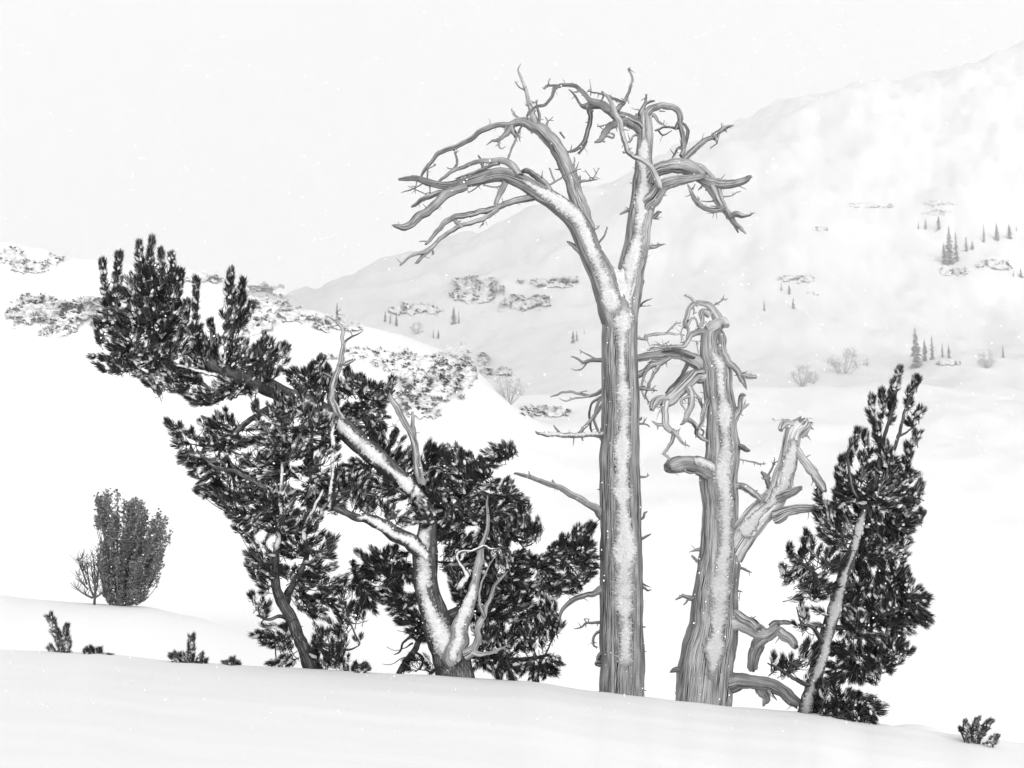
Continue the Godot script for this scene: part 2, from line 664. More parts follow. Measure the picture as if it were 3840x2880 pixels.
# twigs: sub-parts of a limb, rooted where they meet it
func twigs(t: Wood, key: String, f: Array, list: Array, opt := {}):
	var host: MeshInstance3D = t.parts[key][0]
	var hc: Course = t.parts[key][1]
	var made := []
	for a in list:
		var n: int = a.size() / 3
		var p0 := Vector2(f[0] + a[0] * f[2], f[1] + a[1] * f[2])
		var p1 := Vector2(f[0] + a[(n - 1) * 3] * f[2], f[1] + a[(n - 1) * 3 + 1] * f[2])
		var best := [1e9, 0.0, 0.0]
		var flip := false
		for pair in [[p0, false], [p1, true]]:
			var spots := [[hc, 0.0]]
			for m in made:
				spots.append([m, 6.0])
			for sp in spots:
				var cc: Course = sp[0]
				for i in cc.px.size() - 1:
					var q := Geometry2D.get_closest_point_to_segment(pair[0], cc.px[i], cc.px[i + 1])
					var k := 0.0
					if cc.px[i].distance_to(cc.px[i + 1]) > 0.01:
						k = q.distance_to(cc.px[i]) / cc.px[i].distance_to(cc.px[i + 1])
					var rpx: float = lerpf(cc.r[i], cc.r[i + 1], k) / MPP
					var dd: float = q.distance_to(pair[0]) - rpx + sp[1]
					if dd < best[0]:
						best = [dd, lerpf(cc.z[i], cc.z[i + 1], k), rpx * MPP]
						flip = pair[1]
		var arr: Array = a
		if flip:
			arr = []
			for i in range(n - 1, -1, -1):
				arr.append_array([a[i * 3], a[i * 3 + 1], a[i * 3 + 2]])
		# start inside the limb it grows from
		var back: Vector2 = Vector2(arr[0] - arr[3], arr[1] - arr[4]).normalized() * minf(best[2] / MPP, 30.0) / f[2] * 0.7
		arr = [arr[0] + back.x, arr[1] + back.y, arr[2] * 1.15] + arr
		var span := p0.distance_to(p1) * MPP
		var z1: float = best[1] + span * rng.randf_range(-0.55, 0.55)
		if opt.has("dz"):
			z1 = best[1] + opt.dz * span
		var c := course(f, arr, t.depth, best[1], z1)
		made.append(c)
		var o: Dictionary = t.opt.duplicate()
		o.merge(opt, true)
		o.crust = 0.0
		if not o.has("spurs"):
			o.spurs = 10.0
		var b := Buf.new()
		tube(b, c, o)
		put(host, opt.get("called", "twig"), b, M[o.get("skin", "wood")])

# ------------------------------------------------------------------ the two bleached snags
func build_tall_snag():
	rng.seed = 101
	var base := DP(1341, 1530, D)
	var t := tree("dead_pine", "tallest bleached dead pine, its trunk forking into two bare crowned limbs", base, D, {"tone": 0.22, "frost": 0.34})
	limb(t, "trunk", "trunk", FD, [795, 1700, 318, 795, 1560, 312, 795, 1450, 308, 798, 1250, 300, 799, 1100, 298, 797, 900, 294, 796, 700, 291, 793, 560, 288, 787, 420, 284, 783, 250, 282, 782, 0, 276,
		783, -374, 266, 785, -574, 260, 780, -874, 251, 784, -1070, 246, 780, -1180, 236, 772, -1260, 215, 770, -1300, 150], 0.0, 0.0,
		{"segs": 64, "step": 0.02, "rough": 0.055, "twist": 0.12, "crook": 0.05, "spurs": 1.4, "crust": 0.012, "half": 23.0, "half_end": 60.0, "from": 0.10, "to": 1.0, "frost": 0.21})
	limb(t, "left", "fork_limb", FA, [1690, 1890, 200, 1668, 1800, 214, 1636, 1690, 196, 1605, 1600, 180, 1560, 1490, 166, 1505, 1370, 158, 1455, 1260, 154, 1400, 1150, 150, 1320, 1075, 140, 1220, 1000, 122, 1120, 945, 115, 1010, 880, 105, 900, 840, 98, 800, 850, 90, 700, 880, 78, 600, 905, 66, 500, 918, 56, 400, 898, 48, 300, 867, 40, 240, 868, 34, 180, 872, 18], 0.02, 0.45,
		{"segs": 40, "step": 0.016, "rough": 0.10, "twist": 0.4, "crook": 0.05, "crust": 0.012, "half": 30.0, "from": 0.03, "to": 0.62, "lean": -0.35, "frost": 0.22, "spurs": 2.5})
	limb(t, "right", "fork_limb", FB, [250, 1890, 200, 262, 1780, 196, 283, 1680, 190, 300, 1590, 186, 308, 1500, 182, 332, 1400, 176, 352, 1300, 172, 358, 1200, 170, 372, 1100, 176, 392, 1000, 180, 395, 900, 158, 396, 800, 132, 398, 700, 116, 405, 600, 114, 405, 510, 110, 405, 450, 96, 402, 425, 70], 0.0, -0.05,
		{"segs": 48, "step": 0.016, "rough": 0.08, "twist": 0.2, "crook": 0.05, "crust": 0.012, "half": 32.0, "from": 0.03, "to": 0.9, "lean": -0.2, "frost": 0.34, "spurs": 2.5, "tone": 0.29})
	var pocket := Buf.new()
	lump(pocket, S(1900 + 758 * 0.5426, 1000 + 165 * 0.5426, D - 0.085), Vector3(0.105, 0.20, 0.075), Basis.IDENTITY, 0.6, 4.0, 20, 26)
	put(t.parts["trunk"][0], "snow_pocket", pocket, M.rime)
	limb(t, "upleft", "limb", FA, [1500, 1260, 60, 1468, 1150, 92, 1430, 1060, 112, 1405, 990, 112, 1384, 900, 108, 1340, 800, 106, 1296, 700, 100, 1252, 620, 100, 1185, 555, 98, 1120, 508, 84, 1060, 478, 72, 1000, 470, 62, 940, 488, 42, 860, 490, 38, 800, 505, 40, 740, 545, 38, 680, 585, 36, 620, 620, 34, 560, 650, 33, 500, 670, 32, 450, 695, 30, 410, 735, 27, 375, 785, 25, 345, 830, 22, 330, 860, 18], 0.13, -0.3,
		{"frost": 0.39, "segs": 28, "rough": 0.09})
	limb(t, "low", "limb", FA, [1150, 975, 50, 1090, 995, 54, 1000, 1012, 50, 900, 1045, 46, 820, 1075, 42, 740, 1095, 40, 660, 1115, 42, 580, 1130, 42, 520, 1150, 40, 480, 1190, 35, 440, 1230, 29, 400, 1275, 25, 362, 1318, 14], 0.2, 0.5, {})
	limb(t, "lowest", "limb", FA, [860, 1085, 28, 800, 1120, 34, 740, 1152, 34, 680, 1170, 33, 620, 1185, 31, 560, 1215, 29, 500, 1255, 27, 440, 1300, 27, 400, 1345, 31, 350, 1375, 30, 300, 1385, 26, 260, 1400, 20, 220, 1430, 17, 185, 1463, 13], 0.3, 0.62, {})
	limb(t, "darkleft", "limb", FA, [640, 920, 50, 585, 945, 58, 530, 965, 62, 480, 995, 65, 440, 1040, 63, 390, 1085, 60, 330, 1118, 58, 290, 1150, 55, 250, 1188, 52, 205, 1205, 46, 160, 1198, 28, 128, 1190, 6], 0.35, 0.75, {"frost": 0.21, "tone": 0.20, "spurs": 6.0})
	limb(t, "mid", "limb", FA, [540, 935, 36, 500, 955, 36, 450, 965, 36, 380, 988, 36, 330, 1015, 32, 290, 1045, 26, 264, 1060, 14], 0.4, 0.3, {})
	limb(t, "hump", "limb", FA, [1010, 850, 60, 985, 810, 58, 945, 772, 52, 895, 745, 46, 850, 742, 40, 780, 745, 34, 720, 752, 32, 650, 775, 30, 580, 800, 28, 530, 825, 26, 480, 865, 22, 445, 895, 16], 0.33, 0.05, {})
	limb(t, "hump2", "limb", FA, [870, 760, 30, 820, 772, 26, 760, 797, 22, 690, 825, 20, 620, 848, 17, 588, 864, 12], 0.25, 0.15, {})
	limb(t, "knee", "limb", FA, [1225, 965, 40, 1195, 912, 46, 1150, 872, 46, 1105, 835, 42, 1065, 812, 38, 1030, 820, 30, 992, 815, 12], 0.26, -0.05, {})
	limb(t, "cross", "limb", FA, [915, 890, 50, 885, 950, 46, 860, 1000, 34, 838, 1050, 26], 0.3, 0.3, {})
	limb(t, "arch", "limb", FA, [1870, 560, 80, 1835, 510, 96, 1780, 470, 92, 1730, 445, 82, 1680, 425, 72, 1620, 382, 60, 1560, 352, 55, 1510, 328, 44, 1470, 290, 36, 1430, 245, 31, 1390, 224, 28, 1330, 222, 26, 1280, 228, 26, 1245, 255, 24, 1224, 305, 22, 1190, 350, 22, 1140, 368, 20, 1095, 392, 18, 1060, 432, 14], -0.05, 0.25, {"frost": 0.24})
	limb(t, "arch2", "limb", FA, [1640, 400, 44, 1570, 368, 46, 1505, 372, 42, 1494, 400, 40, 1500, 440, 36, 1490, 510, 36, 1470, 580, 34, 1440, 630, 30, 1400, 665, 27, 1338, 686, 12], 0.06, -0.25, {"frost": 0.21})
	limb(t, "spire", "limb", FA, [1150, 540, 60, 1125, 490, 54, 1105, 445, 46, 1088, 390, 37, 1070, 320, 29, 1055, 260, 26, 1040, 210, 20, 1020, 160, 18, 1004, 115, 14, 1018, 70, 3], -0.05, 0.2, {"frost": 0.35, "tone": 0.38})
	limb(t, "hook", "limb", FB, [395, 460, 60, 410, 425, 60, 432, 398, 58, 470, 374, 52, 520, 364, 46, 570, 370, 46, 620, 390, 44, 648, 430, 44, 645, 470, 42, 625, 505, 36, 612, 520, 16], -0.05, -0.3, {"frost": 0.4})
	limb(t, "hook2", "limb", FB, [640, 480, 38, 652, 520, 38, 666, 565, 36, 672, 620, 38, 668, 670, 34, 650, 712, 28], -0.25, -0.3, {"frost": 0.4})
	limb(t, "hook3", "limb", FB, [655, 480, 16, 680, 495, 26, 698, 530, 30, 696, 570, 28, 690, 610, 22, 678, 650, 18], -0.28, -0.4, {"frost": 0.17})
	limb(t, "upspike", "limb", FB, [190, 400, 40, 220, 375, 40, 248, 350, 36, 270, 320, 27, 290, 270, 22, 310, 210, 20, 315, 170, 16, 299, 130, 16, 290, 112, 12, 303, 94, 4], 0.05, 0.2, {"frost": 0.4})
	limb(t, "topleft", "limb", FB, [260, 345, 24, 215, 325, 24, 150, 298, 20, 110, 280, 18, 60, 270, 15, 8, 262, 9], 0.1, 0.3, {})
	limb(t, "snake", "limb", FB, [140, 285, 20, 170, 340, 30, 195, 400, 34, 225, 470, 36, 240, 540, 34, 262, 610, 34, 280, 670, 36, 320, 710, 34, 370, 732, 34, 420, 760, 36, 455, 800, 40, 480, 860, 46, 498, 910, 44, 512, 935, 20], 0.34, 0.24, {"frost": 0.39, "tone": 0.35})
	limb(t, "curl", "limb", FB, [260, 470, 70, 205, 482, 58, 170, 500, 52, 140, 530, 46, 112, 580, 40, 82, 608, 28, 54, 612, 6], 0.05, 0.4, {"frost": 0.17, "tone": 0.22, "rough": 0.15})
	limb(t, "arm", "limb", FB, [420, 900, 100, 445, 845, 105, 490, 808, 100, 540, 792, 102, 600, 780, 106, 670, 782, 116, 740, 806, 116, 800, 850, 110, 850, 905, 98, 890, 962, 86, 922, 1020, 70, 950, 1080, 54, 985, 1122, 48, 1010, 1160, 40, 1040, 1200, 30, 1070, 1227, 26, 1102, 1248, 6], 0.0, 0.35, {"frost": 0.35, "segs": 28, "rough": 0.11, "tone": 0.28})
	limb(t, "arm2", "limb", FB, [405, 1080, 110, 430, 1035, 116, 455, 1005, 104, 490, 955, 96, 540, 906, 85, 600, 880, 75, 660, 872, 65, 720, 866, 56, 780, 850, 42, 825, 832, 16], 0.03, 0.3, {"frost": 0.35, "rough": 0.11, "tone": 0.28})
	limb(t, "horn", "limb", FB, [800, 860, 60, 850, 890, 72, 900, 902, 70, 960, 905, 66, 1020, 895, 60, 1080, 878, 50, 1118, 864, 42, 1136, 852, 20], 0.2, 0.3, {"frost": 0.29})
	limb(t, "finger", "limb", FB, [670, 740, 50, 690, 712, 48, 725, 684, 46, 770, 640, 42, 820, 600, 40, 870, 575, 36, 920, 540, 34, 950, 512, 30, 985, 505, 18, 1018, 497, 4], 0.1, -0.3, {"frost": 0.21, "tone": 0.22})
	limb(t, "loop", "limb", FB, [698, 905, 10, 725, 960, 24, 745, 1005, 34, 775, 1045, 36, 820, 1075, 34, 870, 1085, 36, 920, 1078, 36, 950, 1065, 30], 0.45, 0.33, {"frost": 0.35, "rough": 0.15, "spurs": 12.0})
	limb(t, "toe", "limb", FB, [985, 1125, 34, 1030, 1112, 42, 1070, 1120, 36, 1110, 1120, 20, 1164, 1102, 4], 0.33, 0.4, {"rough": 0.14})
	# boughs low on the trunk
	limb(t, "level", "limb", FC, [740, 1165, 60, 680, 1160, 58, 640, 1160, 46, 590, 1160, 34, 500, 1165, 35, 420, 1165, 36, 340, 1162, 33, 270, 1160, 27, 220, 1150, 18, 200, 1138, 6], 0.0, 0.2, {"crust": 0.008, "half": 40.0, "frost": 0.4})
	limb(t, "slant", "limb", FC, [720, 1735, 80, 660, 1708, 80, 610, 1672, 54, 540, 1628, 48, 470, 1588, 44, 400, 1545, 40, 300, 1505, 38, 200, 1470, 34, 120, 1442, 27, 55, 1430, 15], 0.0, 0.3, {"frost": 0.4, "spurs": 7.0})
	limb(t, "elbow", "limb", FD, [720, 740, 70, 660, 760, 66, 610, 785, 42, 550, 800, 36, 490, 815, 36, 440, 840, 33, 400, 880, 28, 372, 920, 22, 362, 972, 8], 0.0, 0.1, {"frost": 0.24})
	twigs(t, "left", FA, [[950, 825, 30, 900, 800, 18, 800, 805, 14, 700, 830, 14, 600, 855, 12, 568, 876, 5], [1200, 920, 18, 1270, 880, 14, 1340, 840, 11, 1432, 800, 7], [1220, 798, 12, 1240, 850, 14, 1252, 884, 12], [1515, 1215, 9, 1545, 1210, 9, 1563, 1190, 5], [1550, 1312, 20, 1580, 1280, 18, 1600, 1240, 14, 1615, 1203, 11], [1400, 1345, 36, 1370, 1320, 28, 1338, 1299, 8], [1665, 1525, 20, 1640, 1485, 22, 1634, 1448, 8], [655, 965, 5, 690, 945, 10, 745, 905, 10], [790, 917, 14, 850, 925, 15, 885, 912, 14], [330, 905, 10, 300, 925, 11, 250, 945, 11, 194, 962, 8], [392, 965, 12, 388, 900, 13, 384, 890, 10], [300, 890, 8, 292, 930, 8, 289, 972, 4], [380, 985, 10, 340, 962, 10, 300, 945, 9, 240, 917, 6]])
	twigs(t, "low", FA, [[360, 1300, 10, 340, 1299, 9, 318, 1303, 6], [405, 1397, 6, 408, 1360, 8], [850, 1080, 10, 890, 1050, 6, 888, 1000, 5]])
	twigs(t, "lowest", FA, [[385, 1368, 28, 340, 1402, 26, 310, 1438, 24, 290, 1450, 10], [735, 1208, 4, 750, 1182, 7, 762, 1160, 9], [790, 1187, 4, 768, 1152, 8], [600, 1190, 30, 575, 1165, 34, 568, 1150, 26], [415, 1395, 4, 407, 1360, 7]])
	twigs(t, "upleft", FA, [[1110, 525, 16, 1140, 480, 22, 1145, 420, 20, 1131, 370, 15, 1125, 328, 8], [1200, 540, 16, 1204, 500, 15, 1206, 468, 13, 1188, 442, 7], [1206, 470, 10, 1242, 439, 5], [1030, 475, 18, 998, 440, 20, 975, 420, 20, 957, 384, 8], [940, 520, 60, 925, 552, 46, 890, 578, 30, 860, 600, 24, 820, 607, 16, 778, 634, 4], [960, 530, 44, 975, 572, 18], [865, 600, 22, 871, 640, 18, 886, 660, 12, 917, 643, 5], [985, 545, 18, 1005, 572, 14, 1015, 612, 4], [1045, 490, 16, 1020, 510, 16, 998, 560, 18, 975, 612, 17, 950, 680, 15, 930, 742, 14], [1385, 775, 14, 1392, 745, 12, 1388, 714, 7], [1400, 800, 9, 1421, 752, 5], [1405, 885, 30, 1440, 885, 22, 1490, 878, 17, 1547, 873, 9], [1522, 866, 9, 1490, 842, 8, 1464, 806, 5], [1518, 862, 10, 1540, 830, 8, 1519, 794, 4], [1540, 830, 6, 1564, 791, 4], [1256, 800, 9, 1292, 806, 12], [800, 500, 6, 808, 472, 5, 796, 448, 3], [550, 655, 14, 570, 705, 17, 580, 760, 18, 548, 800, 14, 510, 790, 7], [378, 770, 15, 376, 820, 14, 372, 862, 13], [382, 795, 10, 405, 785, 9, 432, 770, 12], [1300, 560, 14, 1290, 548, 12, 1302, 545, 8], [1420, 870, 22, 1425, 845, 14], [1060, 445, 14, 1075, 405, 16, 1100, 385, 16]])
	twigs(t, "spire", FA, [[1042, 250, 14, 1005, 230, 12, 979, 194, 6], [1095, 375, 9, 1050, 356, 8], [1085, 360, 6, 1105, 335, 6], [1100, 420, 20, 1120, 395, 14]])
	twigs(t, "hump", FA, [[748, 742, 26, 735, 722, 14, 724, 702, 8], [800, 778, 20, 760, 790, 24, 748, 775, 10], [800, 760, 14, 797, 772, 8]])
	twigs(t, "arch", FA, [[1280, 228, 24, 1200, 226, 20, 1182, 245, 14, 1168, 234, 5], [1205, 228, 10, 1212, 205, 9, 1219, 174, 6], [1328, 215, 7, 1320, 193, 5, 1309, 178, 4], [1505, 345, 22, 1450, 362, 22, 1425, 345, 20, 1400, 302, 18, 1370, 266, 14, 1348, 248, 6], [1400, 228, 14, 1418, 262, 14, 1380, 268, 10], [1130, 372, 8, 1128, 345, 9, 1090, 328, 5], [1128, 345, 8, 1132, 320, 5], [1640, 300, 6, 1720, 335, 6]])
	twigs(t, "arch2", FA, [[1420, 690, 18, 1450, 655, 14, 1476, 618, 7], [1500, 395, 20, 1450, 372, 24, 1430, 350, 14], [1490, 480, 10, 1466, 478, 5]])
	twigs(t, "right", FB, [[460, 1022, 20, 425, 985, 14, 388, 950, 12, 340, 916, 11, 299, 894, 7], [290, 1085, 22, 255, 1100, 20, 231, 1112, 12], [485, 1110, 30, 500, 1098, 22, 514, 1098, 8], [430, 1342, 34, 480, 1335, 28, 515, 1322, 18, 544, 1318, 5], [375, 1610, 24, 388, 1585, 20, 397, 1568, 10], [355, 560, 20, 325, 572, 16, 305, 602, 14, 268, 620, 10, 243, 650, 5], [300, 598, 8, 290, 575, 7, 285, 548, 4], [480, 450, 22, 500, 475, 15, 530, 492, 12, 536, 464, 5], [388, 440, 60, 385, 405, 50, 396, 370, 34, 405, 345, 22, 416, 300, 14, 406, 284, 5], [405, 352, 18, 440, 335, 18, 470, 327, 10], [385, 390, 8, 340, 387, 6, 308, 376, 3], [345, 440, 34, 348, 415, 22], [475, 1142, 20, 500, 1145, 8], [490, 985, 10, 552, 982, 6], [290, 1080, 14, 275, 1062, 8]], {"dz": 0.12})
	twigs(t, "hook", FB, [[622, 515, 20, 565, 510, 18, 520, 515, 18, 490, 530, 17, 468, 534, 8], [495, 530, 14, 520, 562, 14, 550, 560, 11, 588, 532, 5], [520, 400, 12, 542, 402, 6], [575, 512, 8, 568, 498, 5], [540, 510, 10, 532, 490, 8]])
	twigs(t, "hook2", FB, [[655, 650, 28, 628, 662, 24, 606, 700, 18, 590, 722, 8], [625, 510, 12, 618, 532, 6]])
	twigs(t, "topleft", FB, [[28, 285, 8, 29, 245, 8, 21, 180, 4], [100, 330, 12, 115, 300, 13, 108, 272, 12], [10, 262, 8, 2, 270, 6]])
	twigs(t, "upspike", FB, [[285, 320, 16, 292, 345, 6], [255, 330, 16, 240, 310, 6], [296, 110, 10, 286, 104, 5]])
	twigs(t, "curl", FB, [[175, 490, 20, 110, 500, 13, 72, 507, 6], [140, 575, 18, 180, 586, 16, 186, 560, 14, 160, 549, 7], [100, 600, 20, 122, 612, 12], [80, 500, 8, 74, 488, 5]])
	twigs(t, "snake", FB, [[270, 685, 18, 258, 690, 12, 250, 672, 6], [160, 310, 16, 130, 292, 18, 112, 268, 12], [320, 705, 10, 318, 682, 5]])
	twigs(t, "arm", FB, [[845, 925, 14, 900, 870, 11, 942, 884, 4], [930, 992, 12, 1000, 985, 9, 1040, 962, 10, 1066, 955, 6], [900, 1062, 12, 880, 1058, 9, 854, 1054, 5], [785, 930, 12, 772, 945, 8], [880, 1022, 12, 830, 1025, 10, 788, 1021, 6], [1025, 1180, 24, 1045, 1240, 10], [955, 1100, 12, 970, 1140, 10]])
	twigs(t, "finger", FB, [[870, 590, 16, 905, 615, 10, 875, 640, 8, 851, 661, 4], [915, 560, 16, 905, 605, 8], [868, 575, 10, 866, 544, 4], [945, 520, 24, 935, 488, 18], [960, 520, 18, 968, 548, 8], [890, 570, 20, 900, 622, 6]])
	twigs(t, "loop", FB, [[880, 1095, 10, 870, 1140, 3], [775, 1000, 14, 770, 990, 6], [735, 930, 14, 748, 905, 8]])
	twigs(t, "level", FC, [[370, 1155, 20, 342, 1122, 14, 327, 1098, 8], [290, 1155, 8, 288, 1138, 5]])
	twigs(t, "slant", FC, [[160, 1450, 24, 150, 1413, 6], [330, 1505, 22, 314, 1475, 14], [350, 1525, 10, 352, 1550, 4]])
	twigs(t, "trunk", FC, [[890, 285, 20, 920, 272, 18, 950, 245, 14, 1006, 218, 6], [930, 272, 9, 997, 272, 4], [925, 150, 20, 938, 118, 18, 945, 90, 12], [895, 838, 30, 930, 840, 24, 1000, 850, 17, 1038, 856, 7], [1000, 848, 10, 1032, 822, 5], [985, 848, 8, 995, 812, 4], [895, 1058, 30, 925, 1055, 24, 932, 1042, 12], [900, 1085, 20, 965, 1090, 13, 987, 1109, 5], [945, 1080, 10, 958, 1060, 8, 972, 1043, 4], [890, 1450, 30, 945, 1455, 16, 970, 1452, 10, 972, 1426, 4], [660, 1540, 8, 624, 1539, 6], [905, 845, 20, 950, 828, 10, 962, 832, 5]], {"dz": -0.1, "tone": 0.18, "frost": 0.21})
	twigs(t, "trunk", FD, [[905, 272, 26, 932, 268, 18, 950, 255, 18, 955, 230, 18, 970, 220, 10], [910, 415, 26, 938, 404, 20, 965, 388, 16, 994, 374, 9], [920, 740, 26, 948, 745, 20, 975, 765, 14, 1000, 761, 6], [940, 718, 18, 998, 742, 4], [930, 1016, 12, 957, 1016, 10], [930, 1185, 10, 967, 1184, 4], [930, 1455, 10, 960, 1454, 6], [700, 660, 30, 685, 635, 26, 660, 612, 14, 620, 602, 12, 560, 605, 10, 498, 598, 6], [670, 990, 30, 640, 983, 22, 600, 988, 20, 550, 992, 16, 515, 1017, 12, 466, 1028, 5], [560, 990, 10, 535, 962, 8, 568, 962, 6], [665, 1040, 26, 640, 1045, 20, 610, 1070, 19, 598, 1110, 18, 605, 1150, 14, 632, 1156, 5], [600, 1122, 10, 562, 1136, 4], [665, 1200, 40, 640, 1220, 34, 632, 1245, 30], [670, 1270, 50, 630, 1272, 44, 613, 1275, 26], [720, 1400, 40, 690, 1435, 34, 655, 1458, 24, 622, 1470, 8], [660, 700, 10, 640, 680, 6]], {"dz": 0.1, "tone": 0.18, "frost": 0.21})

func build_short_snag():
	rng.seed = 202
	var base := DP(1525, 1545, 13.4)
	var t := tree("dead_pine", "shorter stout dead pine beside the tallest one, with twisted drooping limbs", base, 13.4, {"tone": 0.35, "frost": 0.38})
	limb(t, "trunk", "trunk", FD, [1350, 1760, 420, 1356, 1620, 395, 1362, 1520, 382, 1380, 1400, 374, 1392, 1300, 366, 1402, 1200, 355, 1416, 1100, 338, 1426, 1000, 322, 1432, 900, 316, 1440, 800, 312, 1456, 700, 300, 1468, 600, 292, 1478, 500, 280, 1478, 400, 260, 1476, 300, 248, 1478, 150, 242, 1470, 0, 256, 1488, -110, 244, 1495, -216, 233, 1487, -299, 222, 1483, -383, 209, 1481, -466, 211, 1469, -549, 204, 1458, -632, 200, 1456, -716, 204, 1450, -758, 200, 1434, -799, 190, 1412, -849, 148, 1409, -883, 137, 1404, -966, 118, 1412, -1024, 116, 1448, -1066, 104, 1480, -1092, 76], 0.0, 0.0,
		{"segs": 64, "step": 0.02, "rough": 0.075, "twist": 0.25, "crook": 0.08, "spurs": 1.2, "crust": 0.011, "half": 25.0, "from": 0.12, "to": 0.95, "lean": 0.1, "frost": 0.21})
	limb(t, "fork", "fork_limb", FS, [2715, 2130, 60, 2742, 2078, 92, 2780, 2012, 96, 2830, 1950, 92, 2880, 1888, 88, 2915, 1838, 84, 2940, 1790, 78, 2956, 1748, 70, 2966, 1700, 64, 2976, 1650, 62, 2988, 1610, 62, 3010, 1585, 52], 0.0, 0.35,
		{"segs": 40, "step": 0.016, "rough": 0.10, "tone": 0.62, "frost": 0.4, "crust": 0.014, "half": 30.0, "from": 0.2, "to": 0.93, "label": "pale bare limb forking to the right"})
	limb(t, "knob", "limb", FE, [1530, 1250, 90, 1490, 1212, 84, 1450, 1188, 76, 1415, 1195, 66, 1398, 1225, 52, 1392, 1246, 34], 0.32, 0.42, {"tone": 0.43})
	limb(t, "stub", "limb", FE, [1530, 1280, 110, 1570, 1235, 108, 1600, 1200, 92, 1618, 1176, 54], 0.32, 0.3, {"tone": 0.49})
	limb(t, "outer", "limb", FE, [1510, 1400, 60, 1545, 1445, 66, 1585, 1500, 72, 1635, 1565, 74, 1682, 1632, 74, 1722, 1690, 66, 1750, 1745, 40], 0.3, 0.5, {"tone": 0.43})
	limb(t, "outer2", "limb", FD, [1860, 250, 110, 1900, 235, 88, 1950, 216, 70, 2010, 208, 66, 2070, 205, 62, 2132, 190, 44], 0.2, 0.4, {"tone": 0.46})
	limb(t, "shelf", "limb", FD, [1880, 130, 70, 1930, 105, 62, 1980, 78, 58, 2028, 58, 34], 0.25, 0.5, {})
	limb(t, "inner", "limb", FD, [1560, 40, 60, 1610, 36, 50, 1650, 46, 50, 1700, 82, 48, 1740, 120, 38, 1780, 152, 16], 0.05, 0.3, {})
	limb(t, "bigstub", "limb", FE, [935, 1640, 150, 880, 1612, 196, 820, 1583, 184, 765, 1560, 164, 710, 1544, 148, 650, 1534, 138, 580, 1530, 132, 520, 1534, 128, 480, 1541, 120, 460, 1548, 96, 450, 1552, 50], -0.02, 0.42, {"rough": 0.15, "segs": 40, "crook": 0.25, "tone": 0.28, "crust": 0.008, "half": 32.0, "from": 0.12, "to": 0.6, "lean": 0.3, "frost": 0.3})
	limb(t, "elbow", "limb", FD, [1500, 1010, 150, 1560, 990, 130, 1620, 985, 96, 1680, 1015, 94, 1740, 1052, 98, 1800, 1060, 88, 1850, 1035, 74, 1880, 1015, 50], 0.05, 0.4, {"tone": 0.46, "rough": 0.12})
	limb(t, "elbow2", "limb", FD, [1560, 930, 70, 1600, 938, 62, 1650, 962, 62, 1700, 995, 66, 1740, 1030, 50], 0.1, 0.35, {"tone": 0.43})
	limb(t, "elbow3", "limb", FD, [1850, 1020, 56, 1890, 1045, 66, 1935, 1082, 68, 1975, 1120, 60, 2000, 1155, 36], 0.35, 0.5, {"tone": 0.43})
	limb(t, "elbow4", "limb", FD, [1820, 1010, 34, 1850, 988, 36, 1900, 984, 34, 1945, 985, 30, 1982, 992, 16], 0.35, 0.3, {})
	limb(t, "hanging", "limb", FD, [1800, 1090, 60, 1765, 1108, 80, 1735, 1140, 84, 1718, 1190, 82, 1708, 1250, 76, 1704, 1300, 60], 0.32, 0.2, {"tone": 0.22, "frost": 0.21})
	limb(t, "lowlimb", "limb", FD, [1480, 1420, 170, 1550, 1402, 140, 1615, 1390, 98, 1680, 1390, 90, 1750, 1400, 90, 1830, 1424, 90, 1900, 1462, 86, 1960, 1502, 80, 2020, 1558, 60], 0.05, 0.5, {"tone": 0.29, "frost": 0.4, "rough": 0.11})
	limb(t, "reach", "limb", FE, [800, 760, 150, 760, 728, 148, 700, 690, 130, 630, 652, 108, 560, 625, 92, 490, 617, 86, 420, 622, 80, 340, 632, 75, 270, 640, 70, 200, 648, 62, 120, 655, 56, 0, 662, 50, -60, 660, 44, -110, 655, 40, -170, 672, 32, -235, 690, 26, -290, 662, 20, -352, 636, 10], 0.0, -0.1, {"rough": 0.11, "segs": 28, "tone": 0.34, "frost": 0.29})
	limb(t, "reach2", "limb", FE, [700, 660, 50, 640, 625, 50, 580, 608, 42, 530, 590, 36, 470, 586, 28, 400, 598, 14], 0.02, 0.1, {"tone": 0.18, "frost": 0.17})
	limb(t, "droop", "limb", FE, [470, 640, 40, 425, 670, 46, 380, 692, 58, 330, 695, 60, 295, 722, 52, 260, 758, 50, 215, 780, 60, 120, 830, 62, 0, 880, 60, -40, 895, 52, -110, 930, 40, -190, 960, 26, -270, 945, 24, -340, 930, 22, -400, 928, 20, -455, 946, 18, -520, 972, 7], -0.02, -0.12, {"frost": 0.4})
	limb(t, "droop2", "limb", FE, [-20, 880, 30, -80, 960, 30, -150, 1000, 24, -185, 1040, 20, -200, 1120, 22, -190, 1200, 22, -178, 1260, 14], -0.1, -0.2, {"frost": 0.24})
	limb(t, "droop3", "limb", FE, [30, 930, 36, -40, 980, 34, -100, 1050, 32, -160, 1130, 31, -215, 1200, 30, -262, 1250, 26, -260, 1300, 20, -252, 1335, 10], -0.1, 0.0, {"frost": 0.4})
	limb(t, "droop4", "limb", FE, [-100, 980, 30, -140, 1060, 28, -160, 1150, 26, -140, 1230, 24, -110, 1300, 22, -90, 1360, 12], -0.1, -0.2, {"frost": 0.21})
	limb(t, "second", "limb", FE, [780, 790, 130, 720, 795, 126, 660, 803, 120, 610, 850, 116, 560, 905, 112, 500, 962, 104, 440, 1000, 96, 390, 1002, 86, 350, 1014, 74, 326, 1050, 56, 320, 1078, 34], 0.0, 0.5, {"rough": 0.10, "segs": 28, "tone": 0.36, "frost": 0.4})
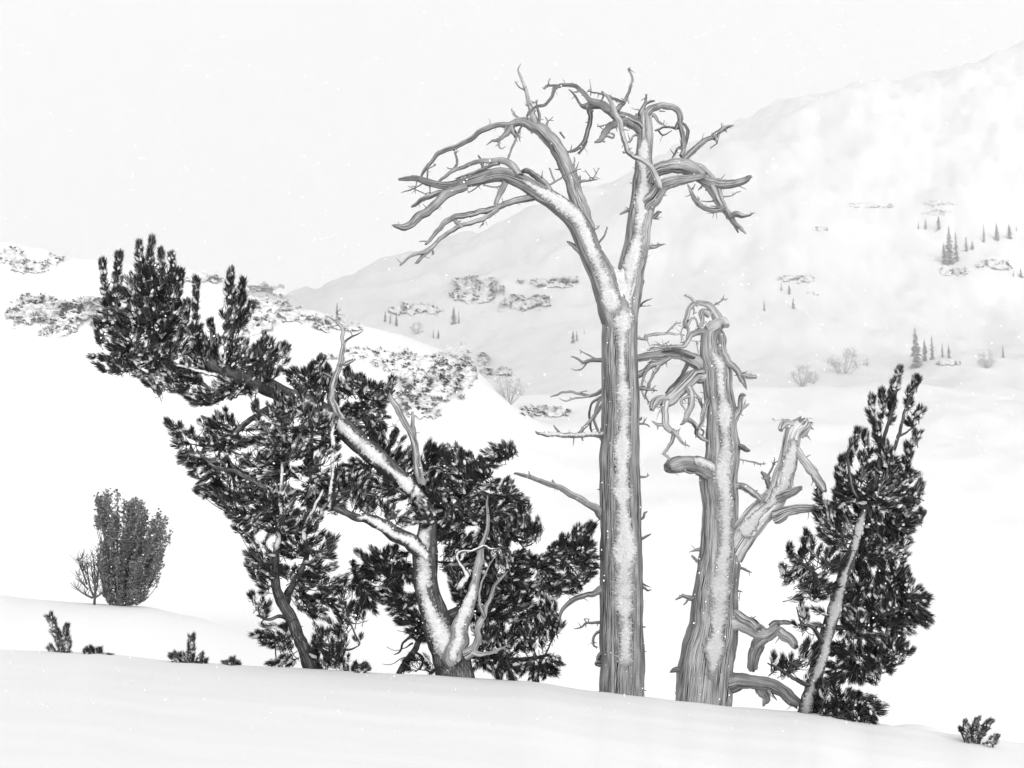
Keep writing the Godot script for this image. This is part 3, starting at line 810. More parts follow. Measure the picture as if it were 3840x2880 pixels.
	limb(t, "thin", "limb", FE, [620, 690, 44, 590, 745, 38, 560, 805, 34, 510, 858, 30, 470, 900, 26, 436, 942, 16], -0.05, -0.2, {"tone": 0.20, "frost": 0.21})
	limb(t, "under", "limb", FE, [440, 1010, 60, 428, 1060, 60, 425, 1110, 58, 430, 1160, 56, 436, 1205, 54, 470, 1242, 50, 508, 1266, 44, 490, 1312, 34, 474, 1362, 30, 442, 1405, 26, 422, 1440, 22, 448, 1468, 24, 466, 1492, 16], 0.4, 0.5, {"rough": 0.12})
	limb(t, "under2", "limb", FE, [620, 890, 66, 645, 945, 58, 652, 1010, 57, 628, 1090, 55, 598, 1150, 48, 580, 1188, 30, 552, 1202, 6], 0.25, 0.35, {"rough": 0.11})
	limb(t, "under3", "limb", FE, [610, 1160, 40, 650, 1175, 40, 690, 1220, 42, 690, 1275, 40, 730, 1312, 38, 775, 1335, 30], 0.3, 0.1, {"rough": 0.17})
	limb(t, "under4", "limb", FE, [700, 1240, 30, 728, 1195, 40, 748, 1120, 50, 760, 1050, 50, 785, 990, 40], 0.25, 0.1, {"rough": 0.11})
	limb(t, "under5", "limb", FE, [630, 890, 22, 680, 950, 34, 720, 1000, 34, 738, 1065, 22], 0.2, 0.0, {})
	limb(t, "shoulder", "limb", FE, [790, 430, 70, 720, 428, 62, 670, 440, 52, 630, 470, 46, 610, 510, 44, 592, 545, 40, 555, 558, 34, 510, 555, 26, 460, 556, 24, 410, 562, 24, 350, 572, 22, 288, 582, 12], 0.0, 0.25, {"frost": 0.4})
	limb(t, "long", "limb", FE, [590, 455, 12, 560, 455, 13, 500, 445, 22, 440, 440, 26, 380, 447, 28, 320, 456, 30, 265, 466, 28, 280, 490, 26, 240, 490, 26, 200, 480, 24, 140, 465, 20], 0.1, 0.05, {"frost": 0.24})
	limb(t, "crown", "limb", FE, [910, 400, 80, 880, 345, 84, 860, 300, 84, 822, 250, 76, 788, 208, 62, 740, 195, 46, 690, 196, 40, 652, 216, 38, 622, 260, 37, 602, 312, 36, 596, 362, 34, 618, 392, 30, 622, 440, 26, 610, 484, 10], 0.0, 0.15, {"rough": 0.15})
	limb(t, "head", "limb", FE, [800, 400, 90, 850, 375, 96, 890, 350, 88, 918, 345, 78, 938, 358, 64, 944, 380, 40], 0.02, 0.12, {"rough": 0.09, "tone": 0.43, "broken": false})
	limb(t, "nest", "limb", FE, [800, 300, 50, 770, 272, 56, 740, 262, 52, 735, 290, 52, 742, 330, 40, 725, 370, 28, 705, 400, 16], 0.1, 0.2, {"rough": 0.15, "tone": 0.28})
	limb(t, "wing", "limb", FE, [870, 420, 66, 892, 460, 72, 908, 510, 70, 905, 565, 70, 920, 622, 66, 952, 672, 60, 1000, 722, 55, 1040, 775, 50, 1072, 832, 46, 1092, 872, 30, 1106, 908, 6], -0.05, 0.3, {"rough": 0.12, "tone": 0.27, "frost": 0.24})
	limb(t, "prong", "limb", FE, [995, 1200, 70, 1012, 1135, 70, 1038, 1090, 60, 1058, 1045, 50, 1060, 995, 46, 1070, 962, 42, 1094, 958, 16], 0.0, 0.2, {"rough": 0.11})
	limb(t, "peg", "limb", FE, [1020, 1370, 50, 1060, 1382, 46, 1092, 1400, 44, 1118, 1416, 30], 0.0, 0.25, {"tone": 0.24})
	twigs(t, "fork", FE, [[1290, 1690, 50, 1270, 1640, 44, 1250, 1612, 40, 1232, 1596, 22], [1275, 1640, 30, 1300, 1590, 22, 1325, 1545, 18, 1333, 1510, 13, 1334, 1472, 6], [1330, 1525, 12, 1366, 1500, 6], [1280, 1640, 30, 1255, 1650, 24, 1232, 1645, 12]], {"tone": 0.20, "frost": 0.21})
	twigs(t, "outer", FE, [[1590, 1490, 18, 1610, 1466, 12, 1640, 1450, 5], [1670, 1600, 18, 1702, 1574, 5]])
	twigs(t, "inner", FD, [[1700, 85, 20, 1735, 75, 8], [1735, 110, 20, 1770, 100, 8]])
	twigs(t, "stub", FE, [[1640, 1230, 20, 1662, 1240, 8], [1610, 1290, 22, 1640, 1330, 5]])
	twigs(t, "elbow2", FD, [[1680, 970, 18, 1722, 944, 7]])
	twigs(t, "lowlimb", FD, [[1740, 1420, 70, 1775, 1470, 72, 1798, 1520, 54, 1776, 1562, 12], [1825, 1470, 30, 1866, 1522, 6], [1715, 1440, 12, 1725, 1480, 5]])
	twigs(t, "reach", FE, [[-130, 660, 16, -210, 620, 14, -285, 578, 6], [-220, 690, 16, -260, 735, 13, -310, 748, 10, -348, 736, 6], [-60, 700, 10, -75, 740, 6], [430, 660, 20, 436, 690, 10, 447, 726, 4], [300, 680, 12, 282, 686, 6]])
	twigs(t, "droop", FE, [[-190, 960, 22, -260, 975, 17, -330, 985, 16, -395, 1000, 14, -448, 986, 6], [370, 715, 40, 335, 785, 30, 303, 842, 24, 280, 905, 20, 266, 962, 16, 290, 1012, 14, 286, 1034, 4], [288, 1005, 9, 308, 1008, 5], [300, 720, 34, 262, 780, 26, 238, 865, 20, 240, 930, 16, 262, 985, 12], [-280, 935, 8, -250, 925, 10, -215, 920, 9]])
	twigs(t, "droop3", FE, [[-262, 1255, 22, -300, 1275, 16, -360, 1305, 6]])
	twigs(t, "second", FE, [[545, 930, 14, 556, 955, 8], [490, 960, 30, 478, 958, 16]])
	twigs(t, "thin", FE, [[552, 815, 16, 556, 788, 7]])
	twigs(t, "under", FE, [[430, 1205, 34, 372, 1200, 28, 345, 1186, 18, 318, 1170, 6], [372, 1205, 22, 365, 1242, 6], [408, 1045, 16, 376, 1100, 10, 359, 1162, 4], [505, 1262, 36, 545, 1312, 26, 580, 1352, 22, 612, 1372, 14, 634, 1386, 5], [595, 1362, 10, 598, 1397, 3], [520, 1258, 18, 545, 1242, 11, 554, 1224, 4], [420, 1440, 20, 400, 1442, 6]])
	twigs(t, "under2", FE, [[630, 970, 26, 570, 985, 20, 560, 1025, 18, 598, 1078, 14], [580, 985, 14, 602, 1010, 7], [660, 1020, 16, 676, 1025, 6]])
	twigs(t, "under3", FE, [[680, 1200, 22, 683, 1182, 8], [740, 1300, 20, 748, 1260, 20, 720, 1232, 14], [690, 1290, 20, 682, 1310, 8]])
	twigs(t, "shoulder", FE, [[465, 558, 14, 440, 530, 12, 467, 503, 5], [440, 552, 14, 380, 540, 14, 330, 535, 10, 300, 546, 5], [385, 538, 10, 348, 507, 5], [505, 555, 12, 478, 533, 5], [605, 515, 22, 558, 520, 8], [410, 545, 12, 440, 520, 8], [640, 500, 12, 690, 512, 12, 722, 508, 8], [690, 514, 12, 700, 572, 11, 705, 610, 8], [350, 570, 14, 320, 560, 10, 300, 568, 6]])
	twigs(t, "long", FE, [[445, 440, 18, 480, 400, 18, 515, 365, 16, 562, 354, 6], [515, 368, 10, 526, 338, 4], [280, 495, 10, 290, 520, 8, 301, 548, 5], [265, 466, 12, 262, 448, 5], [545, 378, 8, 560, 378, 4]])
	twigs(t, "crown", FE, [[685, 196, 30, 650, 155, 26, 620, 130, 24, 594, 127, 18], [820, 220, 20, 870, 190, 16, 905, 160, 16, 916, 124, 6], [905, 160, 14, 952, 158, 6], [612, 345, 22, 572, 400, 12, 562, 450, 10, 568, 496, 3], [662, 225, 20, 668, 265, 13, 660, 292, 5], [612, 380, 28, 632, 345, 24, 655, 318, 22, 682, 322, 20, 696, 352, 18, 702, 390, 14], [800, 250, 14, 830, 275, 14, 822, 262, 8], [850, 190, 8, 862, 210, 5]])
	twigs(t, "nest", FE, [[735, 350, 22, 770, 345, 14, 778, 390, 12], [738, 360, 18, 742, 395, 8], [800, 340, 10, 780, 370, 8]])
	twigs(t, "wing", FE, [[1050, 790, 50, 1080, 785, 46, 1110, 795, 44, 1150, 802, 42, 1186, 806, 32]])
	twigs(t, "prong", FE, [[1050, 1070, 46, 1080, 1055, 38, 1102, 1044, 26, 1127, 1028, 7], [1045, 1110, 26, 1062, 1114, 14, 1080, 1126, 4], [1080, 965, 14, 1084, 950, 6]])
	twigs(t, "trunk", FE, [[1020, 1470, 22, 1050, 1485, 16, 1100, 1500, 15, 1160, 1510, 15, 1215, 1526, 15, 1242, 1526, 11, 1268, 1522, 4], [1215, 1526, 8, 1226, 1547, 4], [1244, 1524, 8, 1252, 1504, 4], [770, 935, 16, 745, 935, 10, 722, 934, 5], [1050, 1378, 16, 1066, 1362, 8]], {"dz": 0.1})
	twigs(t, "trunk", FD, [[1350, 475, 30, 1320, 480, 24, 1295, 486, 15, 1263, 501, 4], [1345, 570, 26, 1318, 558, 20, 1298, 540, 22, 1276, 522, 12], [1310, 575, 8, 1300, 548, 8], [1310, 822, 44, 1270, 818, 36, 1240, 808, 24, 1210, 806, 21, 1168, 829, 9], [1258, 815, 16, 1240, 848, 13, 1220, 866, 5], [1235, 1320, 50, 1195, 1310, 44, 1165, 1308, 38, 1142, 1322, 22, 1130, 1326, 8], [1200, 1318, 30, 1190, 1340, 14], [1600, 612, 26, 1630, 610, 20, 1662, 626, 17, 1694, 640, 6], [1672, 628, 10, 1680, 662, 4], [1575, 768, 20, 1605, 766, 14, 1632, 774, 4], [1612, 780, 8, 1610, 800, 4], [1220, 1500, 14, 1180, 1500, 8, 1162, 1464, 4], [1240, 1470, 20, 1200, 1475, 10]], {"dz": 0.1, "tone": 0.22})

# ------------------------------------------------------------------ needles
var tufts := []        # meshes of needle tufts, from bare to snow-filled

func leaf_blade(b: Buf, at: Vector3, dir: Vector3, bend: Vector3, l: float, w: float, v0: float, v1: float, nrm: Vector3):
	var s := dir.cross(nrm)
	if s.length() < 0.05:
		s = dir.cross(Vector3(0.4, 0.7, 0.2))
	s = s.normalized() * w * 0.5
	var m := at + dir * l * 0.55 + bend * l * 0.10
	var e := at + dir * l + bend * l * 0.32
	var k := b.v.size()
	var g := dir.cross(s).normalized()      # the side that the winding below shows
	if g.dot(nrm) < 0.0:
		s = -s
		g = -g
	var facing := (g * 0.75 + nrm * 0.5).normalized()
	for q in [at - s * 0.7, at + s * 0.7, m - s, m + s, e]:
		b.v.append(q)
		b.n.append(facing)
		b.uv.append(Vector2.ZERO)
	for q in [v0, v0, lerpf(v0, v1, 0.6), lerpf(v0, v1, 0.6), v1]:
		b.c.append(Color(q, q, q))
	b.i.append_array([k, k + 1, k + 2, k + 1, k + 3, k + 2, k + 2, k + 3, k + 4])

func lump(b: Buf, at: Vector3, size: Vector3, turn: Basis, v: float, seed_: float, rings := 5, around := 8):
	var pts := PackedVector3Array()
	var col := PackedColorArray()
	var uv := PackedVector2Array()
	for r in rings:
		var ph := PI * (float(r) / (rings - 1) - 0.5)
		for k in around + 1:
			var th := TAU * (k % around) / around
			var q := Vector3(cos(th) * cos(ph), sin(ph), -sin(th) * cos(ph))
			q *= 1.0 + 0.45 * noise2.get_noise_3d(q.x * 1.6 + seed_, q.y * 1.6, q.z * 1.6)
			pts.append(at + turn * (q * size))
			col.append(Color(v, v, v))
			uv.append(Vector2.ZERO)
	b.grid(pts, col, uv, rings, around + 1, true)

func make_tuft(seed_: int, snowy: float, spread: float, l_axis: float) -> ArrayMesh:
	rng.seed = seed_
	var b := Buf.new()
	# stem
	spike(b, Vector3(0, -0.03, 0), Vector3.UP, l_axis * 1.05, 0.0045, 0.05)
	var count := 72
	for k in count:
		var t := sqrt(rng.randf())
		var th := rng.randf() * TAU
		var rad := Vector3(cos(th), 0, sin(th))
		var ang := deg_to_rad(lerpf(72.0, 22.0, t) * spread + rng.randf_range(-10, 14))
		var dir := (Vector3.UP * cos(ang) + rad * sin(ang)).normalized()
		var l := rng.randf_range(0.046, 0.070)
		var facing := clampf(rad.z * 0.6 + 0.35, 0.0, 1.0)  # how squarely this side meets the wind
		var v := 0.010 + 0.030 * pow(rng.randf(), 1.5)
		var tip := v * rng.randf_range(0.8, 1.7)
		# rime clings to some needles on the wind side
		if rng.randf() < 0.08 + snowy * 0.55 * facing * facing:
			var f := rng.randf_range(0.12, 0.40) * (0.6 + 0.6 * snowy)
			v = lerpf(v, f, 0.8)
			tip = f * 0.75
		leaf_blade(b, Vector3(0, t * l_axis, 0) + rad * 0.003, dir, Vector3.UP * 0.8 - rad * 0.5, l, rng.randf_range(0.0036, 0.0056), v, tip, (rad * 0.8 + Vector3(rng.randf_range(-0.5, 0.5), 0.3, rng.randf_range(-0.5, 0.5))).normalized())
	# snow caught in the cup of the needles
	var lumps := 2 if snowy > 0.8 else 1 if snowy > 0.2 else 0
	for k in lumps:
		var y := l_axis * rng.randf_range(0.25, 1.0)
		var w := rng.randf_range(0.009, 0.017)
		lump(b, Vector3(rng.randf_range(-0.018, 0.018), y, rng.randf_range(0.006, 0.02)), Vector3(w, w * rng.randf_range(1.0, 2.4), w * 0.7), Basis(Vector3(0, 0, 1), rng.randf_range(-0.5, 0.5)) * Basis(Vector3(1, 0, 0), -0.35), rng.randf_range(0.30, 0.52), rng.randf() * 40.0)
	return b.mesh(M.needle)

func make_tufts():
	for k in 5:
		tufts.append(make_tuft(900 + k, 0.0, 1.0, 0.075))
	for k in 5:
		tufts.append(make_tuft(920 + k, 0.35, 0.95, 0.08))
	for k in 5:
		tufts.append(make_tuft(940 + k, 1.0, 0.85, 0.085))

func tuft_place(at: Vector3, dir: Vector3, size: float) -> Transform3D:
	var w := wind + Vector3(rng.randf_range(-0.5, 0.5), rng.randf_range(-0.3, 0.5), 0)
	var z := w - dir * w.dot(dir)
	if z.length() < 0.1:
		z = dir.cross(Vector3(1, 0.2, 0))
	z = z.normalized()
	return Transform3D(Basis(dir.cross(z), dir, z) * size, at)

# one pine's foliage while it is gathered: tufts with their distance, and the thin wood that carries them
class Foliage:
	var place := []        # [Transform3D, variant, towards the viewer]
	var skel := PackedVector2Array()   # pixels (2212-wide copy) on the main wood
	var skelz := PackedFloat32Array()
	var twig := Buf.new()

func wood_px(fo: Foliage, t: Wood, keys: Array):
	for k in keys:
		var c: Course = t.parts[k][1]
		for i in c.px.size() - 1:
			for j in 4:
				fo.skel.append(c.px[i].lerp(c.px[i + 1], j / 4.0) / 1.736)
				fo.skelz.append(lerpf(c.z[i], c.z[i + 1], j / 4.0))

func thin(b: Buf, a: Vector3, m: Vector3, e: Vector3, r0: float, r1: float, tone: float):
	var base := b.v.size()
	var n := 5
	for i in n:
		var t := float(i) / (n - 1)
		var p := a.lerp(m, t).lerp(m.lerp(e, t), t)
		var tg := ((m - a).lerp(e - m, t)).normalized()
		var s := tg.cross(Vector3(0.2, 0.3, 0.9)).normalized()
		var u := tg.cross(s)
		var r := lerpf(r0, r1, t)
		for k in 5:
			var o := s * cos(TAU * k / 5.0) + u * sin(TAU * k / 5.0)
			b.v.append(p + o * r)
			b.n.append(o)
			b.uv.append(Vector2.ZERO)
			var q := tone * (1.0 + 1.6 * maxf(0.0, o.dot(wind)) * (0.5 + noise2.get_noise_3d(p.x * 9.0, p.y * 9.0, p.z * 9.0)))
			b.c.append(Color(q, q, q))
	for i in n - 1:
		for k in 5:
			var c := base + i * 5 + k
			var d := base + i * 5 + (k + 1) % 5
			b.i.append_array([c, c + 5, d, d, c + 5, d + 5])

# poly: outline in the 2212-wide copy; per: pixels between tufts; layers: how often it is filled; thick: metres either side; snowy 0..1
func fill(fo: Foliage, depth: float, poly: Array, per: float, layers: float, thick: float, snowy: float, zc := 0.0, up := 0.5, size := 1.0):
	var pg := PackedVector2Array()
	var lo := Vector2(1e9, 1e9)
	var hi := -lo
	for i in poly.size() / 2:
		var q := Vector2(poly[i * 2], poly[i * 2 + 1])
		pg.append(q)
		lo = lo.min(q)
		hi = hi.max(q)
	var mp := MPP * 1.736
	# boughs: from the nearest wood out to points spread over the outline
	var bp := PackedVector2Array()
	var bz := PackedFloat32Array()
	var bd := PackedVector2Array()
	var gap := 52.0
	var y := lo.y
	while y < hi.y:
		var x := lo.x
		while x < hi.x:
			var e := Vector2(x + rng.randf() * gap, y + rng.randf() * gap)
			x += gap
			if not Geometry2D.is_point_in_polygon(e, pg):
				continue
			var bi := -1
			var bdist := 1e9
			for i in fo.skel.size():
				var dv: Vector2 = fo.skel[i] - e
				var dd := dv.x * dv.x + dv.y * dv.y * 1.4 + (6000.0 if dv.y < -30.0 else 0.0)
				if dd < bdist:
					bdist = dd
					bi = i
			if bi < 0:
				continue
			var a: Vector2 = fo.skel[bi]
			var za: float = fo.skelz[bi]
			var ze := zc + rng.randf_range(-thick, thick)
			var mid := a.lerp(e, 0.55) + Vector2(0, 0.16 * a.distance_to(e))
			var pa := DP(a.x, a.y, depth - za)
			var pm := DP(mid.x, mid.y, depth - lerpf(za, ze, 0.5))
			var pe := DP(e.x, e.y, depth - ze)
			var reach := pa.distance_to(pe)
			thin(fo.twig, pa, pm, pe, 0.005 + 0.011 * minf(reach, 1.2), 0.004, 0.045)
			for j in 7:
				var t := (j + 1) / 7.0
				var q := a.lerp(mid, t).lerp(mid.lerp(e, t), t)
				bp.append(q)
				bz.append(lerpf(lerpf(za, lerpf(za, ze, 0.5), t), lerpf(lerpf(za, ze, 0.5), ze, t), t))
				bd.append(((mid - a).lerp(e - mid, t)).normalized())
		y += gap
	if bp.is_empty():
		return
	var whole := int(layers)
	for lay in whole + 1:
		var chance := 1.0 if lay < whole else layers - whole
		y = lo.y
		while y < hi.y:
			var x := lo.x
			while x < hi.x:
				var p := Vector2(x + rng.randf() * per, y + rng.randf() * per)
				x += per
				if rng.randf() > chance or not Geometry2D.is_point_in_polygon(p, pg):
					continue
				if noise2.get_noise_3d(p.x * 0.016, p.y * 0.021, zc * 3.0 + lay * 4.0) < -0.17:
					continue
				var ni := 0
				var nd := 1e9
				for i in bp.size():
					var dv: Vector2 = bp[i] - p
					var dd := dv.x * dv.x + dv.y * dv.y + (900.0 if dv.y < -20.0 else 0.0)
					if dd < nd:
						nd = dd
						ni = i
				var a: Vector2 = bp[ni]
				var ed := 60.0
				for i in pg.size():
					var s := Geometry2D.get_closest_point_to_segment(p, pg[i], pg[(i + 1) % pg.size()])
					ed = minf(ed, s.distance_to(p))
				var span := minf(thick, 0.06 + ed * mp * 1.1)
				var z := bz[ni] * 0.6 + rng.randf_range(-span, span) * 0.75
				var out2 := (p - a)
				if out2.length() > 1.0:
					out2 = out2.normalized()
				var d2 := bd[ni] * 0.8 + out2 * 0.55 + Vector2(0, -up)
				var dir := Vector3(d2.x, -d2.y, rng.randf_range(-0.75, 0.75)).normalized()
				var at := DP(p.x, p.y, depth - z) - dir * 0.085 * size
				var from := DP(a.x, a.y, depth - bz[ni])
				if from.distance_to(at) > 0.03 and from.distance_to(at) < 0.4:
					thin(fo.twig, from, from.lerp(at, 0.6) - Vector3(0, 0.2 * from.distance_to(at), 0), at + dir * 0.02, 0.0045, 0.003, 0.045)
				add_tuft(fo, at, dir, size * rng.randf_range(0.78, 1.2), snowy, z)
			y += per

func add_tuft(fo: Foliage, at: Vector3, dir: Vector3, size: float, snowy: float, z: float):
	var r := rng.randf()
	var kind := 2 if r < snowy * 0.6 else 1 if r < 0.25 + snowy * 0.55 else 0
	fo.place.append([tuft_place(at, dir, size), kind * 5 + rng.randi() % 5, z])

# an upright leader set round with tufts: pixels of its foot and tip (2212-wide copy), half width in pixels
func candle(fo: Foliage, depth: float, x0: float, y0: float, x1: float, y1: float, half: float, z: float, snowy: float):
	var a := DP(x0, y0, depth - z)
	var e := DP(x1, y1 + 12.0, depth - z)
	var mp := MPP * 1.736
	var bendv := Vector3(rng.randf_range(-0.04, 0.04), 0, rng.randf_range(-0.06, 0.06))
	var m := a.lerp(e, 0.5) + bendv
	thin(fo.twig, a, m, e, 0.013, 0.006, 0.045)
	var l := a.distance_to(e)
	var steps := int(l / 0.034)
	for i in steps + 1:
		var t := float(i) / maxf(1, steps)
		var p := a.lerp(m, t).lerp(m.lerp(e, t), t)
		var ax := ((m - a).lerp(e - m, t)).normalized()
		var w := half * mp * 1.2 * (1.0 - 0.42 * t * t)
		var clear := (1.0 if t > 0.4 else 0.6) * (1.0 if fposmod(t * l / 0.105 + x0, 1.0) < 0.62 or t > 0.9 else 0.25)
		for k in 3:
			if rng.randf() > clear:
				continue
			var th := rng.randf() * TAU
			var rad := Vector3(cos(th), 0, sin(th))
			var off := maxf(0.0, w * rng.randf_range(0.6, 1.1) - 0.05)
			var dir := (ax * lerpf(0.75, 1.6, t) + rad * rng.randf_range(0.45, 0.95) * (1.0 - 0.6 * t)).normalized()
			var at := p + rad * off * 0.8 - dir * 0.05
			if off > 0.02:
				thin(fo.twig, p - ax * off * 0.6, p + rad * off * 0.5 - ax * off * 0.4, at, 0.0045, 0.003, 0.045)
			add_tuft(fo, at, dir, rng.randf_range(0.8, 1.1), snowy * 0.75, z + rad.z * off)
	for k in 3:
		add_tuft(fo, e - Vector3(0, 0.035 + 0.015 * k, 0), (Vector3.UP + Vector3(rng.randf_range(-0.2, 0.2), 0, rng.randf_range(-0.2, 0.2))).normalized(), 1.0, snowy * 0.75, z)

# the tufts nearest the viewer become parts of their own; the rest are one mass
func hang(fo: Foliage, t: Wood, most: int):
	put(t.root, "thin_branches", fo.twig, M.plain, -t.root.position)
	fo.place.sort_custom(func(a, b): return a[2] > b[2])
	var n := mini(most, fo.place.size())
	for i in n:
		var o := MeshInstance3D.new()
		o.name = "needle_tuft"
		o.mesh = tufts[fo.place[i][1]]
		var x: Transform3D = fo.place[i][0]
		x.origin -= t.root.position
		o.transform = x
		t.root.add_child(o, true)
	for kind in tufts.size():
		pass
	var by := {}
	for i in range(n, fo.place.size()):
		var k: int = fo.place[i][1]
		if not by.has(k):
			by[k] = []
		by[k].append(fo.place[i][0])
	for k in by:
		var mm := MultiMesh.new()
		mm.transform_format = MultiMesh.TRANSFORM_3D
		mm.mesh = tufts[k]
		mm.instance_count = by[k].size()
		for i in by[k].size():
			var x: Transform3D = by[k][i]
			x.origin -= t.root.position
			mm.set_instance_transform(i, x)
		var o := MultiMeshInstance3D.new()
		o.name = "needles"
		o.multimesh = mm
		o.set_meta("kind", "stuff")
		t.root.add_child(o, true)

# ------------------------------------------------------------------ the leaning pine on the left
func build_leaning_pine():
	make_tufts()
	rng.seed = 303
	var d := 13.0
	var base := DP(980, 1480, d)
	var t := tree("living_pine", "large wind bent pine, its snow streaked trunk sweeping up to the left", base, d, {"tone": 0.115, "frost": 0.26, "skin": "bark", "spurs": 0.0, "white": 0.72})
	limb(t, "trunk", "trunk", FJ, [690, 1660, 240, 672, 1560, 222, 650, 1450, 226, 622, 1350, 214, 588, 1280, 190, 552, 1190, 166, 520, 1080, 156, 502, 970, 150, 494, 880, 152, 490, 800, 158, 486, 720, 144, 496, 640, 112, 498, 560, 96, 480, 490, 92, 440, 425, 92, 390, 365, 98, 340, 315, 102, 280, 265, 110, 200, 196, 120, 130, 138, 124, 60, 80, 126, 0, 24, 128, -70, -35, 124, -130, -80, 110, -200, -120, 106, -330, -175, 106, -430, -225, 104, -520, -270, 108, -600, -300, 112, -700, -320, 104, -790, -350, 88, -860, -400, 70], 0.0, 0.1,
		{"segs": 36, "step": 0.018, "rough": 0.12, "crook": 0.1, "crust": 0.016, "half": 36.0, "from": 0.06, "to": 0.82, "lean": -0.35})
	limb(t, "leftfork", "limb", FJ, [510, 830, 90, 470, 775, 100, 410, 722, 98, 340, 682, 96, 270, 638, 92, 200, 592, 74, 130, 570, 60, 60, 560, 48, 0, 545, 40, -80, 500, 30], 0.08, 0.45, {"crust": 0.02, "half": 34.0, "lean": -0.5, "to": 0.85})
	limb(t, "rightfork", "limb", FJ, [670, 1440, 130, 690, 1360, 124, 692, 1280, 112, 718, 1185, 98, 758, 1095, 82, 790, 1015, 62, 805, 940, 52, 820, 850, 48, 842, 770, 40, 858, 690, 26, 866, 600, 22, 870, 500, 15, 877, 432, 5], 0.15, 0.35, {"skin": "wood", "tone": 0.324, "frost": 0.5, "crust": 0.014, "half": 40.0, "to": 0.5, "label": "pale dead limb rising beside the trunk"})
	limb(t, "deadspike", "limb", FH, [1260, 890, 64, 1238, 845, 56, 1200, 770, 48, 1186, 710, 44, 1192, 650, 44, 1212, 590, 44, 1232, 520, 40, 1250, 440, 36, 1266, 365, 32, 1260, 312, 26, 1270, 260, 26, 1246, 215, 22, 1225, 190, 18, 1221, 130, 14, 1226, 65, 4], 0.1, 0.4, {"skin": "wood", "tone": 0.432, "frost": 0.5, "spurs": 6.0, "label": "bare dead spike standing above the foliage"})
	limb(t, "deadfork", "limb", FH, [1810, 1320, 60, 1790, 1240, 60, 1772, 1150, 54, 1765, 1050, 50, 1738, 975, 44, 1690, 890, 42, 1652, 820, 44, 1612, 750, 38, 1588, 698, 18], 0.05, 0.35, {"skin": "wood", "tone": 0.365, "frost": 0.45, "spurs": 6.0, "label": "bleached dead branch with a broken fork"})
	limb(t, "crownstem", "limb", FG, [1110, 1135, 60, 1020, 1095, 34, 930, 1070, 30, 840, 1045, 28, 760, 1025, 26, 690, 1000, 24], 0.2, 0.4, {"crust": 0.008, "half": 40.0, "lean": -0.6})
	limb(t, "crownstem2", "limb", FG, [860, 1100, 90, 760, 1060, 80, 660, 1010, 66, 580, 900, 58, 540, 800, 46, 520, 660, 36, 505, 520, 26, 500, 420, 18], 0.0, -0.15, {"tone": 0.068})
	limb(t, "crownstem3", "limb", FG, [620, 1010, 50, 540, 960, 46, 440, 910, 40, 360, 840, 36, 310, 760, 32, 270, 640, 28, 262, 560, 22], 0.1, 0.1, {"tone": 0.095, "frost": 0.35})
	limb(t, "crownstem4", "limb", FG, [1160, 1120, 50, 1130, 1060, 40, 1100, 980, 36, 1090, 880, 30, 1130, 740, 26, 1160, 620, 20], 0.0, -0.1, {"tone": 0.068})
	limb(t, "rightbough", "limb", FJ, [560, 700, 70, 640, 560, 60, 720, 440, 46, 800, 330, 36, 880, 240, 26, 960, 170, 16], -0.1, -0.5, {})
	limb(t, "rightbough2", "limb", FJ, [600, 1200, 80, 720, 1130, 60, 860, 1020, 48, 1000, 930, 40, 1150, 860, 30, 1300, 780, 22, 1420, 720, 14], -0.1, -0.4, {})
	limb(t, "rightbough3", "limb", FJ, [660, 1400, 80, 780, 1420, 50, 900, 1430, 42, 1020, 1450, 34, 1150, 1440, 26, 1260, 1420, 16], -0.2, -0.3, {})
	limb(t, "topbough", "limb", FH, [1500, 1130, 60, 1480, 1000, 50, 1420, 880, 40, 1400, 780, 30, 1440, 690, 20], -0.15, -0.3, {})
	limb(t, "topbough2", "limb", FH, [1080, 800, 50, 1020, 740, 40, 1000, 680, 30, 1060, 600, 18], -0.1, -0.2, {})
	limb(t, "midbough", "limb", FJ, [500, 920, 60, 400, 900, 50, 280, 880, 44, 150, 900, 36, 40, 960, 26], -0.1, -0.35, {})
	limb(t, "midbough2", "limb", FH, [770, 790, 50, 690, 830, 46, 600, 890, 42, 540, 950, 36, 480, 1010, 30, 400, 1060, 22], 0.05, 0.1, {})
	limb(t, "deadlow", "limb", FI, [1290, 1525, 56, 1330, 1450, 50, 1380, 1370, 46, 1425, 1290, 42, 1460, 1200, 34, 1500, 1120, 26], -0.25, -0.1, {"tone": 0.081, "frost": 0.15})
	limb(t, "snowtwig", "limb", FJ, [690, 1010, 40, 735, 950, 40, 745, 915, 36, 722, 880, 30, 695, 830, 24, 700, 780, 18, 790, 770, 16, 850, 742, 18, 900, 762, 12, 965, 752, 8], 0.2, 0.4, {"crust": 0.008, "half": 40.0})
	limb(t, "wires", "limb", FJ, [740, 1420, 70, 780, 1392, 60, 805, 1350, 44, 815, 1300, 38, 818, 1250, 36, 846, 1190, 34, 872, 1115, 26, 902, 1035, 22, 942, 965, 18, 1002, 898, 6], 0.25, 0.5, {"skin": "wood", "tone": 0.338, "frost": 0.4, "label": "thin curving dead stem"})
	twigs(t, "wires", FJ, [[850, 1170, 24, 828, 1090, 18, 832, 1000, 16, 862, 915, 13, 922, 803, 5], [790, 1402, 44, 830, 1418, 30, 865, 1415, 26, 920, 1398, 20, 1002, 1358, 7]], {"skin": "wood", "tone": 0.338})
